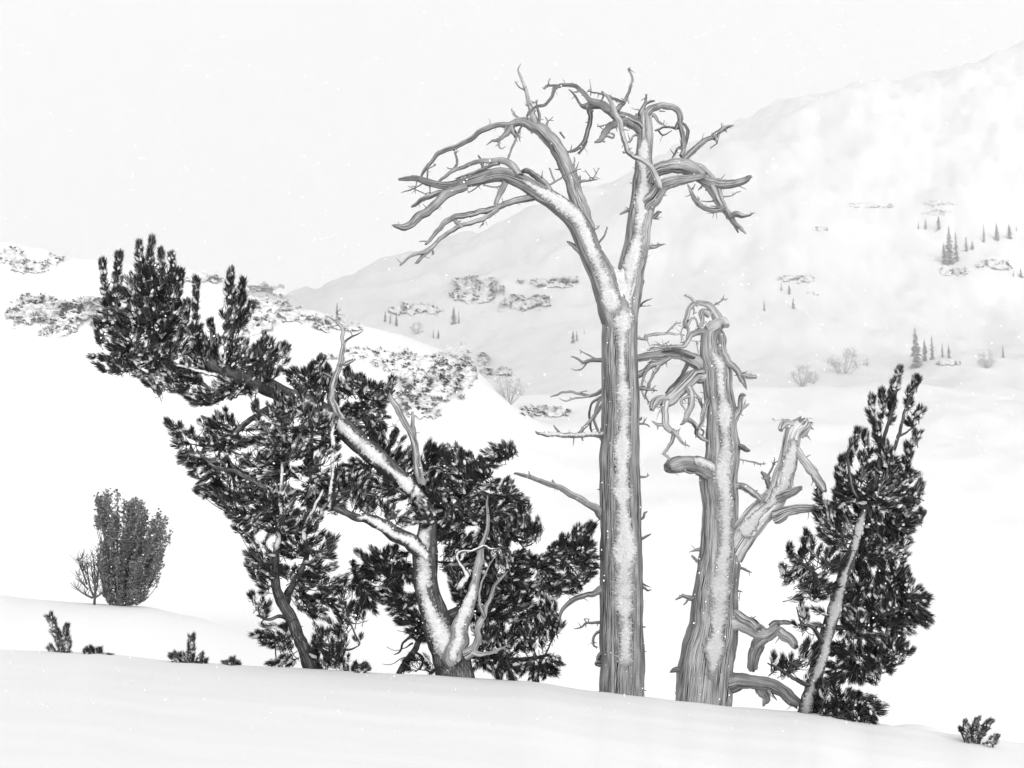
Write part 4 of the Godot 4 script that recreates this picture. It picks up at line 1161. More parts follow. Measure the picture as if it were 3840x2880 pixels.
	twigs(t, "deadspike", FH, [[1226, 202, 12, 1190, 180, 8, 1143, 154, 4], [1228, 222, 7, 1185, 225, 5, 1142, 209, 2], [1222, 135, 8, 1252, 106, 3], [1268, 348, 20, 1310, 310, 17, 1350, 290, 13, 1404, 256, 5], [1330, 292, 9, 1313, 262, 4], [1244, 488, 20, 1300, 470, 12, 1330, 462, 9, 1330, 448, 4], [1244, 500, 16, 1310, 486, 11, 1355, 454, 5], [1205, 590, 22, 1190, 580, 16, 1150, 556, 14, 1112, 544, 8], [1266, 246, 8, 1308, 240, 3]], {"skin": "wood", "tone": 0.203})
	twigs(t, "deadfork", FH, [[1758, 1010, 40, 1750, 940, 38, 1749, 880, 30, 1748, 818, 12], [1610, 740, 16, 1636, 726, 6]], {"skin": "wood", "tone": 0.378})
	twigs(t, "deadlow", FI, [[1385, 1270, 30, 1360, 1270, 20, 1310, 1315, 16, 1290, 1370, 12, 1248, 1392, 5], [1365, 1320, 14, 1310, 1350, 6, 1260, 1366, 4, 1198, 1338, 3], [1330, 1410, 12, 1290, 1422, 7, 1230, 1460, 5, 1168, 1455, 3], [1400, 1370, 22, 1448, 1420, 20, 1432, 1495, 13], [1400, 1290, 14, 1340, 1240, 6, 1272, 1225, 3], [1350, 1240, 8, 1320, 1250, 4]], {"tone": 0.068, "frost": 0.1})
	var fo := Foliage.new()
	wood_px(fo, t, ["trunk", "leftfork", "crownstem", "crownstem2", "crownstem3", "crownstem4", "rightbough", "rightbough2", "rightbough3", "topbough", "topbough2", "midbough", "midbough2"])
	# the upper left crown and its leaders
	fill(fo, d, [212, 690, 232, 660, 262, 680, 300, 640, 330, 655, 388, 660, 410, 690, 440, 715, 462, 740, 490, 735, 530, 735, 545, 748, 585, 730, 612, 738, 636, 748, 612, 764, 590, 775, 628, 778, 606, 800, 575, 830, 540, 845, 505, 860, 470, 865, 440, 880, 415, 870, 385, 850, 340, 845, 305, 825, 290, 800, 250, 815, 220, 800, 196, 778, 192, 755, 215, 760, 240, 756, 222, 735, 214, 715], 13.5, 2.7, 0.5, 0.75, 0.15, 0.55)
	for c in [[228, 690, 221, 562, 17], [250, 665, 257, 547, 18], [303, 640, 300, 526, 17], [326, 680, 327, 515, 18], [350, 640, 348, 542, 16], [374, 668, 371, 549, 19], [388, 668, 390, 585, 16], [419, 726, 424, 603, 18], [484, 742, 498, 584, 21], [514, 705, 524, 604, 20], [520, 700, 542, 655, 14], [468, 735, 456, 692, 14], [556, 756, 570, 724, 14], [686, 802, 690, 772, 11], [300, 700, 284, 610, 20], [350, 700, 338, 600, 22], [275, 720, 243, 640, 18], [400, 720, 404, 650, 16], [215, 740, 212, 690, 13]]:
		candle(fo, d, c[0], c[1], c[2], c[3], c[4], rng.randf_range(-0.25, 0.3), 0.6)
	fill(fo, d, [222, 690, 224, 630, 240, 610, 268, 612, 284, 596, 304, 566, 330, 556, 356, 566, 384, 596, 396, 632, 398, 676, 340, 690, 280, 690], 15.0, 1.5, 0.4, 0.6, 0.0, 0.95)
	fill(fo, d, [472, 742, 478, 676, 492, 640, 512, 634, 532, 650, 540, 680, 520, 742], 15.0, 1.3, 0.25, 0.6, 0.0, 0.95)
	# boughs hanging below it
	fill(fo, d, [352, 912, 378, 905, 398, 932, 430, 918, 440, 895, 462, 885, 485, 880, 508, 900, 540, 920, 590, 905, 575, 935, 560, 960, 600, 985, 600, 1020, 575, 1045, 560, 1080, 530, 1090, 500, 1075, 470, 1085, 440, 1083, 412, 1055, 432, 1032, 388, 1002, 372, 962], 14.4, 2.1, 0.4, 0.55, 0.1, 0.3)
	fill(fo, d, [380, 855, 420, 860, 445, 872, 425, 905, 395, 880], 13.5, 1.4, 0.2, 0.9, 0.3, 0.3)
	# behind and above the middle of the trunk
	fill(fo, d, [608, 800, 650, 790, 682, 782, 720, 800, 745, 828, 762, 800, 795, 822, 830, 832, 852, 818, 848, 852, 830, 880, 862, 935, 890, 965, 905, 1000, 880, 1030, 830, 1000, 780, 960, 745, 930, 700, 900, 650, 880, 620, 850], 13.5, 2.3, 0.35, 0.5, -0.3, 0.5)
	for c in [[756, 850, 750, 795, 13], [780, 850, 781, 812, 12], [835, 860, 846, 816, 13], [700, 830, 706, 790, 12]]:
		candle(fo, d, c[0], c[1], c[2], c[3], c[4], -0.2, 0.4)
	# right of the trunk, up and down
	fill(fo, d, [905, 1000, 932, 940, 940, 965, 985, 958, 1005, 985, 1040, 972, 1080, 958, 1105, 956, 1112, 975, 1070, 1010, 1056, 1040, 1082, 1036, 1110, 1030, 1124, 1060, 1146, 1092, 1118, 1110, 1165, 1128, 1172, 1150, 1110, 1165, 1060, 1190, 1000, 1185, 950, 1150, 905, 1110, 880, 1060], 13.5, 3.1, 0.5, 0.5, -0.15, 0.42)
	fill(fo, d, [760, 985, 800, 1010, 850, 1040, 900, 1040, 960, 1070, 975, 1120, 930, 1140, 880, 1130, 820, 1105, 770, 1085, 720, 1090, 700, 1050, 730, 1010], 13.5, 2.0, 0.3, 0.7, 0.2, 0.4)
	fill(fo, d, [960, 1180, 1040, 1195, 1110, 1186, 1165, 1200, 1200, 1172, 1232, 1150, 1252, 1130, 1280, 1128, 1292, 1205, 1280, 1252, 1228, 1292, 1198, 1312, 1216, 1352, 1168, 1392, 1120, 1402, 1070, 1400, 1030, 1370, 1000, 1330, 975, 1280], 13.5, 3.0, 0.5, 0.42, -0.2, 0.4)
	fill(fo, d, [1010, 1390, 1070, 1395, 1120, 1420, 1160, 1432, 1215, 1408, 1222, 1440, 1180, 1468, 1130, 1474, 1030, 1462], 13.5, 2.5, 0.4, 0.35, -0.15, 0.3)
	for c in [[1240, 1190, 1245, 1140, 13], [1268, 1180, 1278, 1132, 14], [1210, 1210, 1215, 1160, 12], [1095, 985, 1106, 960, 14]]:
		candle(fo, d, c[0], c[1], c[2], c[3], c[4], -0.2, 0.2)
	# left of the lower trunk
	fill(fo, d, [765, 1192, 810, 1185, 850, 1178, 885, 1195, 895, 1260, 915, 1330, 925, 1390, 880, 1370, 850, 1335, 800, 1318, 770, 1290, 760, 1240], 13.5, 2.5, 0.4, 0.1, -0.4, 0.2)
	fill(fo, d, [862, 1440, 890, 1400, 920, 1410, 945, 1455, 880, 1452], 14.4, 1.0, 0.2, 0.1, -0.3, 0.2)
	hang(fo, t, 300)

func build_slender_pine():
	rng.seed = 404
	var d := 12.9
	var base := DP(665, 1455, d)
	var t := tree("living_pine", "slender dark trunked pine standing just left of the leaning one", base, d, {"tone": 0.081, "frost": 0.22, "skin": "bark", "spurs": 0.0, "white": 0.72})
	limb(t, "trunk", "trunk", FI, [700, 1560, 120, 672, 1470, 108, 640, 1380, 90, 610, 1310, 82, 572, 1220, 80, 540, 1150, 76, 505, 1080, 74, 470, 1010, 74, 438, 930, 62, 430, 860, 56, 432, 780, 54, 440, 690, 48, 452, 600, 42, 460, 500, 38, 465, 400, 34, 468, 300, 32, 472, 180, 28, 474, 60, 26, 470, -60, 24, 468, -180, 20, 464, -280, 14], 0.0, 0.35, {"segs": 24, "crook": 0.15, "crust": 0.008, "half": 40.0, "from": 0.5, "to": 0.95})
	limb(t, "fork", "limb", FI, [500, 1050, 60, 520, 960, 54, 562, 890, 46, 610, 810, 42, 640, 730, 38, 645, 640, 34, 625, 560, 28, 650, 460, 26, 690, 400, 24, 725, 320, 22, 765, 235, 16], 0.0, 0.4, {"crust": 0.01, "half": 50.0, "from": 0.55})
	limb(t, "stem", "limb", FH, [1170, 1500, 24, 1180, 1380, 24, 1190, 1250, 26, 1195, 1100, 26, 1195, 980, 24, 1200, 880, 16], 0.35, 0.5, {"crust": 0.008, "half": 60.0, "frost": 0.6})
	limb(t, "stem2", "limb", FH, [1040, 1300, 22, 1050, 1150, 22, 1050, 1000, 22, 1040, 880, 16, 1030, 800, 12], 0.3, 0.5, {})
	limb(t, "bough", "limb", FH, [830, 1500, 30, 760, 1380, 34, 640, 1300, 34, 520, 1230, 34, 400, 1210, 28, 330, 1160, 22, 260, 1090, 16], 0.2, 0.35, {"frost": 0.35})
	limb(t, "bough2", "limb", FI, [640, 1390, 34, 730, 1330, 26, 840, 1330, 22, 930, 1360, 16, 1000, 1330, 8, 1015, 1310, 5], 0.05, 0.1, {})
	limb(t, "bough3", "limb", FI, [560, 1180, 34, 470, 1130, 26, 380, 1150, 20, 300, 1120, 12], 0.05, 0.2, {})
	var fo := Foliage.new()
	wood_px(fo, t, ["trunk", "fork", "stem", "stem2", "bough", "bough2", "bough3"])
	fill(fo, d, [570, 870, 598, 840, 628, 850, 660, 862, 690, 870, 705, 905, 730, 930, 735, 985, 725, 1030, 745, 1080, 740, 1110, 700, 1095, 690, 1150, 640, 1160, 590, 1140, 560, 1130, 560, 1080, 590, 1040, 575, 1000, 560, 960, 580, 920], 13.5, 2.3, 0.4, 0.95, 0.35, 0.6)
	fill(fo, d, [420, 1020, 470, 1060, 540, 1060, 590, 1100, 610, 1140, 570, 1150, 540, 1120, 500, 1130, 470, 1090, 410, 1060], 14.4, 1.7, 0.25, 0.6, 0.25, 0.3)
	for c in [[604, 900, 598, 838, 15], [650, 900, 652, 845, 14], [615, 960, 600, 880, 20], [680, 930, 690, 862, 17], [716, 960, 720, 905, 13], [560, 920, 552, 870, 15]]:
		candle(fo, d, c[0], c[1], c[2], c[3], c[4], rng.randf_range(0.2, 0.5), 1.0)
	fill(fo, d, [500, 1135, 545, 1112, 560, 1140, 640, 1150, 700, 1140, 735, 1158, 722, 1200, 735, 1230, 700, 1240, 680, 1260, 640, 1240, 600, 1260, 560, 1240, 530, 1225, 515, 1212, 545, 1190, 530, 1165], 14.4, 1.6, 0.35, 0.75, 0.15, 0.35)
	fill(fo, d, [515, 1212, 560, 1230, 590, 1250, 575, 1290, 600, 1320, 560, 1330, 530, 1300, 525, 1288, 548, 1270, 545, 1240], 15.3, 1.35, 0.3, 0.4, 0.1, 0.25)
	fill(fo, d, [640, 1240, 690, 1235, 740, 1245, 775, 1275, 795, 1310, 785, 1335, 745, 1345, 730, 1370, 690, 1340, 650, 1330, 630, 1280], 14.4, 2.1, 0.35, 0.3, 0.05, 0.3)
	fill(fo, d, [545, 1365, 575, 1345, 610, 1340, 640, 1370, 640, 1430, 620, 1442, 575, 1438, 600, 1410, 560, 1390], 14.4, 1.3, 0.3, 0.15, 0.0, 0.25)
	fill(fo, d, [680, 1340, 730, 1350, 752, 1385, 760, 1410, 730, 1440, 675, 1442, 665, 1400], 14.4, 1.6, 0.3, 0.12, 0.0, 0.3)
	fill(fo, d, [548, 1430, 600, 1425, 640, 1442, 550, 1440], 13.5, 1.0, 0.1, 0.1, 0.0, 0.2)
	fill(fo, d, [735, 1440, 760, 1425, 795, 1440, 780, 1450], 12.6, 1.2, 0.1, 0.1, 0.0, 0.5)
	add_tuft(fo, DP(776, 1388, d - 0.1), Vector3(0.3, 0.9, 0.2).normalized(), 0.8, 0.1, 0.1)
	add_tuft(fo, DP(772, 1390, d - 0.1), Vector3(-0.4, 0.8, 0.2).normalized(), 0.7, 0.1, 0.1)
	hang(fo, t, 260)

func build_right_pine():
	rng.seed = 505
	var d := 12.85
	var base := DP(1740, 1555, d)
	var t := tree("living_pine", "leaning pine on the right with a snow plastered pale trunk", base, d, {"tone": 0.095, "frost": 0.3, "skin": "bark", "spurs": 0.0, "white": 0.72})
	limb(t, "trunk", "trunk", FF, [255, 1620, 62, 268, 1540, 58, 298, 1420, 60, 340, 1280, 58, 380, 1130, 53, 420, 990, 47, 460, 880, 41, 492, 770, 35, 516, 700, 27, 556, 610, 23, 578, 510, 20, 600, 380, 16, 638, 260, 12, 656, 150, 8], 0.1, 0.2,
		{"segs": 28, "crook": 0.12, "crust": 0.012, "half": 54.0, "white": 0.42, "from": 0.03, "to": 0.66, "rough": 0.08})
	limb(t, "leader", "limb", FF, [585, 520, 16, 630, 460, 18, 662, 370, 16, 690, 260, 14, 712, 200, 10], 0.1, 0.2, {})
	limb(t, "leader2", "limb", FF, [520, 690, 18, 480, 620, 16, 455, 540, 14, 450, 440, 12, 470, 400, 10], 0.15, 0.3, {})
	limb(t, "side", "limb", FF, [660, 380, 10, 700, 355, 9, 735, 325, 7], 0.15, 0.1, {})
	limb(t, "bough", "limb", FF, [400, 1080, 24, 330, 980, 18, 280, 930, 14, 220, 880, 8], 0.15, 0.5, {})
	limb(t, "bough2", "limb", FF, [350, 1260, 22, 300, 1180, 16, 240, 1170, 8], 0.15, 0.4, {})
	limb(t, "bough3", "limb", FF, [300, 1430, 20, 230, 1400, 16, 170, 1360, 12, 110, 1330, 6], 0.15, 0.45, {})
	limb(t, "bough4", "limb", FF, [420, 1010, 26, 500, 1000, 22, 600, 1000, 16, 700, 1020, 10], 0.0, -0.3, {})
	limb(t, "bough5", "limb", FF, [370, 1180, 26, 470, 1180, 22, 580, 1160, 16, 700, 1130, 10], 0.0, -0.3, {})
	limb(t, "bough6", "limb", FF, [330, 1330, 26, 420, 1350, 20, 520, 1340, 14, 640, 1320, 8], 0.0, -0.2, {})
	limb(t, "bough7", "limb", FF, [280, 1500, 26, 360, 1510, 22, 460, 1520, 16, 560, 1510, 9], 0.0, 0.0, {})
	limb(t, "bough8", "limb", FF, [470, 860, 22, 560, 820, 18, 640, 760, 12, 720, 700, 8], 0.0, -0.2, {})
	var fo := Foliage.new()
	wood_px(fo, t, ["trunk", "leader", "leader2", "side", "bough", "bough2", "bough3", "bough4", "bough5", "bough6", "bough7", "bough8"])
	var q := func(a: Array) -> Array:
		var r := []
		for i in range(0, a.size(), 2):
			r.append(1601.4 + 0.514 * a[i])
			r.append(748.8 + 0.514 * a[i + 1])
		return r
	for c in [[640, 260, 658, 96, 32], [700, 250, 735, 128, 34], [720, 330, 745, 260, 30], [560, 340, 550, 212, 30], [592, 300, 590, 184, 28], [625, 330, 628, 195, 32], [460, 500, 486, 350, 30], [425, 560, 425, 466, 24], [700, 460, 738, 358, 30], [600, 480, 570, 330, 34], [540, 470, 520, 360, 24], [690, 540, 700, 410, 40], [350, 660, 330, 582, 32], [735, 630, 748, 570, 26], [740, 740, 755, 690, 22], [500, 560, 505, 450, 40], [610, 560, 610, 400, 50], [415, 600, 408, 520, 26]]:
		var e: Array = q.call([c[0], c[1], c[2], c[3]])
		candle(fo, d, e[0], e[1], e[2], e[3], c[4] * 0.514, rng.randf_range(-0.15, 0.25), 0.75)
	fill(fo, d, q.call([400, 600, 440, 560, 500, 520, 560, 470, 620, 470, 700, 500, 740, 530, 700, 580, 755, 600, 745, 660, 720, 700, 755, 730, 745, 770, 700, 790, 715, 830, 690, 880, 640, 900, 560, 880, 520, 860, 500, 780, 470, 740, 420, 720, 350, 740, 305, 700, 320, 650]), 12.6, 2.8, 0.4, 0.75, 0.0, 0.65)
	fill(fo, d, q.call([500, 780, 560, 860, 690, 880, 700, 930, 715, 980, 750, 1020, 800, 1045, 770, 1080, 792, 1130, 775, 1180, 720, 1200, 650, 1210, 560, 1200, 480, 1210, 430, 1180, 420, 1080, 440, 980, 470, 880]), 12.6, 3.0, 0.45, 0.4, -0.15, 0.25)
	fill(fo, d, q.call([400, 1190, 480, 1210, 640, 1205, 690, 1235, 728, 1272, 680, 1330, 640, 1372, 590, 1355, 602, 1410, 530, 1420, 450, 1400, 380, 1420, 350, 1380, 370, 1280]), 12.6, 2.6, 0.4, 0.4, -0.1, 0.2)
	fill(fo, d, q.call([330, 1400, 420, 1420, 500, 1455, 560, 1478, 598, 1500, 572, 1570, 500, 1588, 420, 1575, 300, 1560, 290, 1520]), 12.6, 2.4, 0.35, 0.3, 0.0, 0.2)
	# the thinner left side
	fill(fo, d, q.call([300, 690, 350, 690, 420, 710, 470, 740, 490, 780, 460, 830, 420, 800, 380, 790, 330, 805, 300, 760]), 13.5, 2.0, 0.3, 0.7, 0.25, 0.5)
	fill(fo, d, q.call([270, 782, 330, 800, 380, 800, 440, 820, 440, 900, 410, 960, 360, 930, 300, 900, 250, 880, 240, 830]), 13.5, 1.3, 0.3, 0.4, 0.25, 0.4)
	fill(fo, d, q.call([165, 922, 200, 935, 215, 880, 250, 890, 300, 930, 350, 950, 400, 1000, 390, 1060, 330, 1070, 260, 1060, 200, 1070, 230, 1020, 190, 980]), 13.5, 1.75, 0.3, 0.6, 0.3, 0.3)
	fill(fo, d, q.call([195, 1070, 250, 1075, 330, 1080, 370, 1110, 350, 1180, 290, 1185, 215, 1165, 262, 1130]), 13.5, 1.45, 0.25, 0.45, 0.3, 0.25)
	fill(fo, d, q.call([78, 1335, 120, 1268, 150, 1310, 215, 1285, 290, 1225, 330, 1230, 320, 1320, 280, 1400, 230, 1385, 150, 1370]), 13.5, 1.45, 0.3, 0.4, 0.3, 0.35)
	fill(fo, d, q.call([190, 1440, 240, 1425, 275, 1440, 258, 1500, 215, 1470]), 13.5, 1.5, 0.2, 0.3, 0.2, 0.3)
	for c in [[205, 880, 205, 838, 20], [190, 960, 180, 925, 22], [280, 820, 275, 778, 18]]:
		var e: Array = q.call([c[0], c[1], c[2], c[3]])
		candle(fo, d, e[0], e[1], e[2], e[3], c[4] * 0.514, 0.35, 0.4)
	hang(fo, t, 300)

# ------------------------------------------------------------------ the grey tree and the bare bush on the mound
func small_tuft(seed_: int) -> ArrayMesh:
	rng.seed = seed_
	var b := Buf.new()
	for k in 13:
		var th := rng.randf() * TAU
		var dir := Vector3(cos(th) * 0.8, rng.randf_range(0.1, 1.2), sin(th) * 0.8).normalized()
		var v := 0.08 + 0.42 * pow(rng.randf(), 1.6)  # rimed foliage, greyed further in its colour to imitate haze
		leaf_blade(b, Vector3.ZERO, dir, Vector3.UP, rng.randf_range(0.04, 0.07), 0.014, v, v * 1.2, (dir + Vector3(0, 0.4, 0.6)).normalized())
	return b.mesh(M.needle)

func build_mound_tree():
	rng.seed = 606
	var d := 45.0
	var base := DP(272, 1318, d)
	var t := tree("mound_tree", "round crowned grey tree on the snowy mound far left", base, d, {"tone": 0.16, "frost": 0.3, "skin": "bark", "spurs": 0.0})
	var q := func(x: float, y: float) -> Vector2: return Vector2((100.0 + 0.5122 * x) / 1.736, (1750.0 + 0.5122 * y) / 1.736)
	limb(t, "trunk", "trunk", FK, [680, 1060, 70, 682, 960, 64, 690, 860, 56, 690, 780, 44, 680, 700, 34], 0.0, 0.0, {"segs": 12, "step": 0.08})
	var pg := PackedVector2Array()
	for s in [[500, 210], [560, 180], [640, 160], [700, 165], [738, 200], [748, 232], [800, 210], [868, 240], [878, 290], [872, 325], [905, 318], [940, 292], [990, 330], [1030, 380], [1035, 440], [1070, 480], [1060, 540], [1010, 600], [1000, 680], [1015, 740], [980, 800], [970, 850], [920, 890], [885, 920], [880, 980], [850, 1030], [600, 1015], [570, 960], [560, 860], [530, 760], [510, 640], [545, 560], [592, 535], [560, 470], [505, 440], [500, 330]]:
		pg.append(Vector2(s[0], s[1]))
	var tb := Buf.new()
	var spots := []
	var made := 0
	while made < 150:
		var s := Vector2(rng.randf_range(495, 1070), rng.randf_range(160, 1000))
		if not Geometry2D.is_point_in_polygon(s, pg):
			continue
		made += 1
		var foot := Vector2(690 + (s.x - 720.0) * 0.45, clampf(s.y + 300.0, 640.0, 1015.0))
		var z := rng.randf_range(-0.9, 0.9)
		var a2: Vector2 = q.call(foot.x, foot.y)
		var e2: Vector2 = q.call(s.x, s.y)
		var m2: Vector2 = q.call(lerpf(foot.x, s.x, 0.8), lerpf(foot.y, s.y, 0.40))
		var a := DP(a2.x, a2.y, d)
		var m := DP(m2.x, m2.y, d - z * 0.7)
		var e := DP(e2.x, e2.y, d - z)
		thin(tb, a, m, e, 0.018, 0.008, 0.12)
		for j in 75:
			var u := 1.0 - 0.62 * pow(rng.randf(), 1.3)
			var px := foot.lerp(Vector2(lerpf(foot.x, s.x, 0.8), lerpf(foot.y, s.y, 0.40)), u).lerp(Vector2(lerpf(foot.x, s.x, 0.8), lerpf(foot.y, s.y, 0.40)).lerp(s, u), u)
			var off := Vector2(rng.randfn(0.0, 15.0), rng.randfn(0.0, 15.0))
			if not Geometry2D.is_point_in_polygon(px + off + Vector2(rng.randfn(0.0, 9.0), rng.randfn(0.0, 9.0)), pg):
				continue
			var e3: Vector2 = q.call(px.x + off.x, px.y + off.y)
			var p := DP(e3.x, e3.y, d - z * u - rng.randf_range(-0.1, 0.1))
			if j % 6 == 0:
				thin(tb, a.lerp(m, u * 0.94).lerp(m.lerp(e, u * 0.94), u * 0.94), p.lerp(a, 0.05), p, 0.008, 0.005, 0.12)
			spots.append(p)
	put(t.root, "thin_branches", tb, M.plain, -t.root.position)
	var kinds := [small_tuft(71), small_tuft(72), small_tuft(73)]
	rng.seed = 607
	for k in 3:
		var mm := MultiMesh.new()
		mm.transform_format = MultiMesh.TRANSFORM_3D
		mm.mesh = kinds[k]
		var mine := []
		for i in range(k, spots.size(), 3):
			mine.append(spots[i])
		mm.instance_count = mine.size()
		for i in mine.size():
			mm.set_instance_transform(i, Transform3D(Basis(Vector3.UP, rng.randf() * TAU) * rng.randf_range(0.8, 1.4), mine[i] - t.root.position))
		var o := MultiMeshInstance3D.new()
		o.name = "foliage"
		o.multimesh = mm
		o.set_meta("kind", "stuff")
		t.root.add_child(o, true)
	# bare bush at its foot
	rng.seed = 608
	var bb := DP(212, 1310, d - 0.6)
	var bush := thing("bare_bush", "leafless dark bush with fine twigs left of the grey tree", "bush", bb)
	var stems := [[495, 1010, 510, 840, 480, 610, 12], [495, 960, 440, 880, 440, 640, 10], [480, 960, 400, 930, 352, 880, 9], [440, 860, 410, 760, 370, 670, 8], [500, 930, 540, 840, 520, 560, 9], [500, 960, 560, 930, 590, 870, 8], [505, 850, 530, 760, 545, 520, 8], [440, 780, 400, 740, 405, 640, 6], [450, 900, 400, 850, 358, 770, 6], [505, 900, 470, 800, 470, 650, 6]]
	for s in stems:
		var sb := Buf.new()
		var a2: Vector2 = q.call(s[0], s[1])
		var m2: Vector2 = q.call(s[2], s[3])
		var e2: Vector2 = q.call(s[4], s[5])
		var a := DP(a2.x, a2.y, d - 0.6)
		var m := DP(m2.x, m2.y, d - 0.6 + rng.randf_range(-0.3, 0.3))
		var e := DP(e2.x, e2.y, d - 0.6 + rng.randf_range(-0.5, 0.5))
		thin(sb, a, m, e, 0.014 + 0.0026 * s[6], 0.008, 0.06)
		for j in 26:
			var u := rng.randf_range(0.15, 0.97)
			var p := a.lerp(m, u).lerp(m.lerp(e, u), u)
			var dir := Vector3(rng.randf_range(-1, 1), rng.randf_range(0.1, 1.1), rng.randf_range(-1, 1)).normalized()
			var l := rng.randf_range(0.12, 0.34)
			thin(sb, p, p + dir * l * 0.5, p + dir * l + Vector3(0, 0.08, 0), 0.008, 0.005, 0.06)
		put(bush, "stem", sb, M.plain, -bb)

# ------------------------------------------------------------------ young pines poking out of the snow
# shoots: [foot x, foot y, tip x, tip y, half width] in the 2212-wide copy
func sapling(label: String, d: float, shoots: Array, snowy: float, stem := true):
	var base := DP(shoots[0][0], shoots[0][1] + 8.0, d)
	var t := thing("pine_sapling", label, "sapling", base, "young pines poking out of the snow")
	var mp := MPP * 1.736 * d / D
	for s in shoots:
		var z := rng.randf_range(-0.08, 0.12)
		var a := DP(s[0], s[1], d - z)
		var e := DP(s[2], s[3], d - z)
		var b := Buf.new()
		thin(b, a - Vector3(0, 0.12, 0), a.lerp(e, 0.5) + Vector3(rng.randf_range(-0.02, 0.02), 0, 0), e, 0.010, 0.005, 0.05)
		var sh := put(t, "shoot", b, M.plain, -base)
		var ax := (e - a).normalized()
		var l := a.distance_to(e)
		var steps := maxi(2, int(l / 0.028))
		for i in steps + 1:
			var u := float(i) / steps
			var p := a.lerp(e, u)
			var w: float = s[4] * mp
			for k in 4:
				var th := rng.randf() * TAU
				var rad := Vector3(cos(th), 0, sin(th))
				rad = (rad - ax * rad.dot(ax)).normalized()
				var dir := (ax * lerpf(0.7, 1.7, u) + rad * rng.randf_range(0.5, 0.95)).normalized()
				var at := p + rad * maxf(0.0, w - 0.055) - dir * 0.05
				if u > 0.95:
					at -= ax * 0.055
				var r := rng.randf()
				var kind := 2 if r < 0.35 + snowy * 0.5 else 1
				var o := MeshInstance3D.new()
				o.name = "needle_tuft"
				o.mesh = tufts[kind * 5 + rng.randi() % 5]
				var x := tuft_place(at, dir, rng.randf_range(0.62, 0.88))
				o.transform = x
				sh.add_child(o, true)

func build_saplings():
	rng.seed = 707
	sapling("tall snow caked pine sapling leaning left at the far left edge", 12.75, [[138, 1408, 106, 1330, 15], [136, 1400, 143, 1352, 12], [134, 1396, 122, 1360, 13], [146, 1404, 146, 1378, 8], [118, 1410, 104, 1396, 7]], 1.3)
	sapling("lowest buried pine tip right of the tall leaning sapling", 12.72, [[188, 1413, 189, 1406, 9]], 1.3)
	sapling("rounded buried pine tip between the two other buried tips", 12.72, [[198, 1412, 198, 1397, 8]], 0.7)
	sapling("buried pine tip with a trailing needle, rightmost of the buried tips", 12.72, [[214, 1412, 216, 1402, 9], [224, 1417, 236, 1416, 4]], 0.9)
	sapling("upright pine sapling with low side sprigs halfway to the slender pine", 12.76, [[412, 1432, 414, 1374, 14], [404, 1430, 390, 1412, 8], [395, 1428, 366, 1416, 9], [425, 1432, 436, 1412, 9], [430, 1436, 446, 1430, 5], [378, 1424, 382, 1412, 5]], 0.6)
	sapling("small dark pine tip left of the slender pine's foot", 12.76, [[500, 1439, 501, 1422, 10], [494, 1438, 488, 1430, 6], [508, 1439, 514, 1432, 6]], 0.2)
	sapling("low pine sprig between the slender and the leaning pine", 12.8, [[765, 1450, 770, 1432, 8], [775, 1450, 792, 1430, 8], [782, 1450, 797, 1440, 6], [748, 1447, 745, 1436, 6]], 0.1)
	sapling("broad snow dusted sapling poking out at the right edge", 12.4, [[2092, 1588, 2084, 1558, 12], [2100, 1590, 2112, 1552, 13], [2106, 1590, 2140, 1556, 12], [2140, 1604, 2156, 1588, 10], [2088, 1582, 2072, 1574, 7], [2110, 1595, 2130, 1572, 12]], 1.0)

# ------------------------------------------------------------------ falling snow
func build_snowfall():
	rng.seed = 808
	var b := Buf.new()
	lump(b, Vector3.ZERO, Vector3(0.0025, 0.0036, 0.0025), Basis(Vector3(0, 0, 1), 0.5), SNOW, 3.0, 4, 6)
	var mm := MultiMesh.new()
	mm.transform_format = MultiMesh.TRANSFORM_3D
	mm.mesh = b.mesh(M.flake)
	mm.instance_count = 5000
	for i in mm.instance_count:
		var z := -lerpf(4.5, 17.0, pow(rng.randf(), 0.7))
		var p := Vector3(rng.randf_range(-0.42, 0.42) * -z, EYE.y + -z * rng.randf_range(-0.13, 0.44), z)
		mm.set_instance_transform(i, Transform3D(Basis(Vector3(0, 0, 1), rng.randf() * 3.0) * (rng.randf_range(0.6, 1.3)), p))
	var o := MultiMeshInstance3D.new()
	o.name = "snowflakes"
	o.multimesh = mm
	o.set_meta("kind", "stuff")
	add_child(o)
	tag(o, "falling snowflakes drifting in front of the trees", "snowfall")

# ------------------------------------------------------------------ curtains of blowing snow that hang across the valley
func build_squalls():
	var at := 88.0
	while at < 400.0:
		var m := FogMaterial.new()
		m.albedo = Color(1, 1, 1)
		m.density = 0.0065 if at < 290.0 else 0.011
		var f := FogVolume.new()
		f.name = numbered("snow_squall")
		f.shape = RenderingServer.FOG_VOLUME_SHAPE_BOX
		f.size = Vector3(at * 1.75, at * 0.64, 3.5)
		f.material = m
		f.position = Vector3(0, at * 0.21, -at)
		f.set_meta("kind", "stuff")
		add_child(f)
		tag(f, "pale curtain of blowing snow hanging across the valley behind the trees", "blowing snow", "curtains of blowing snow")
		at *= 1.058

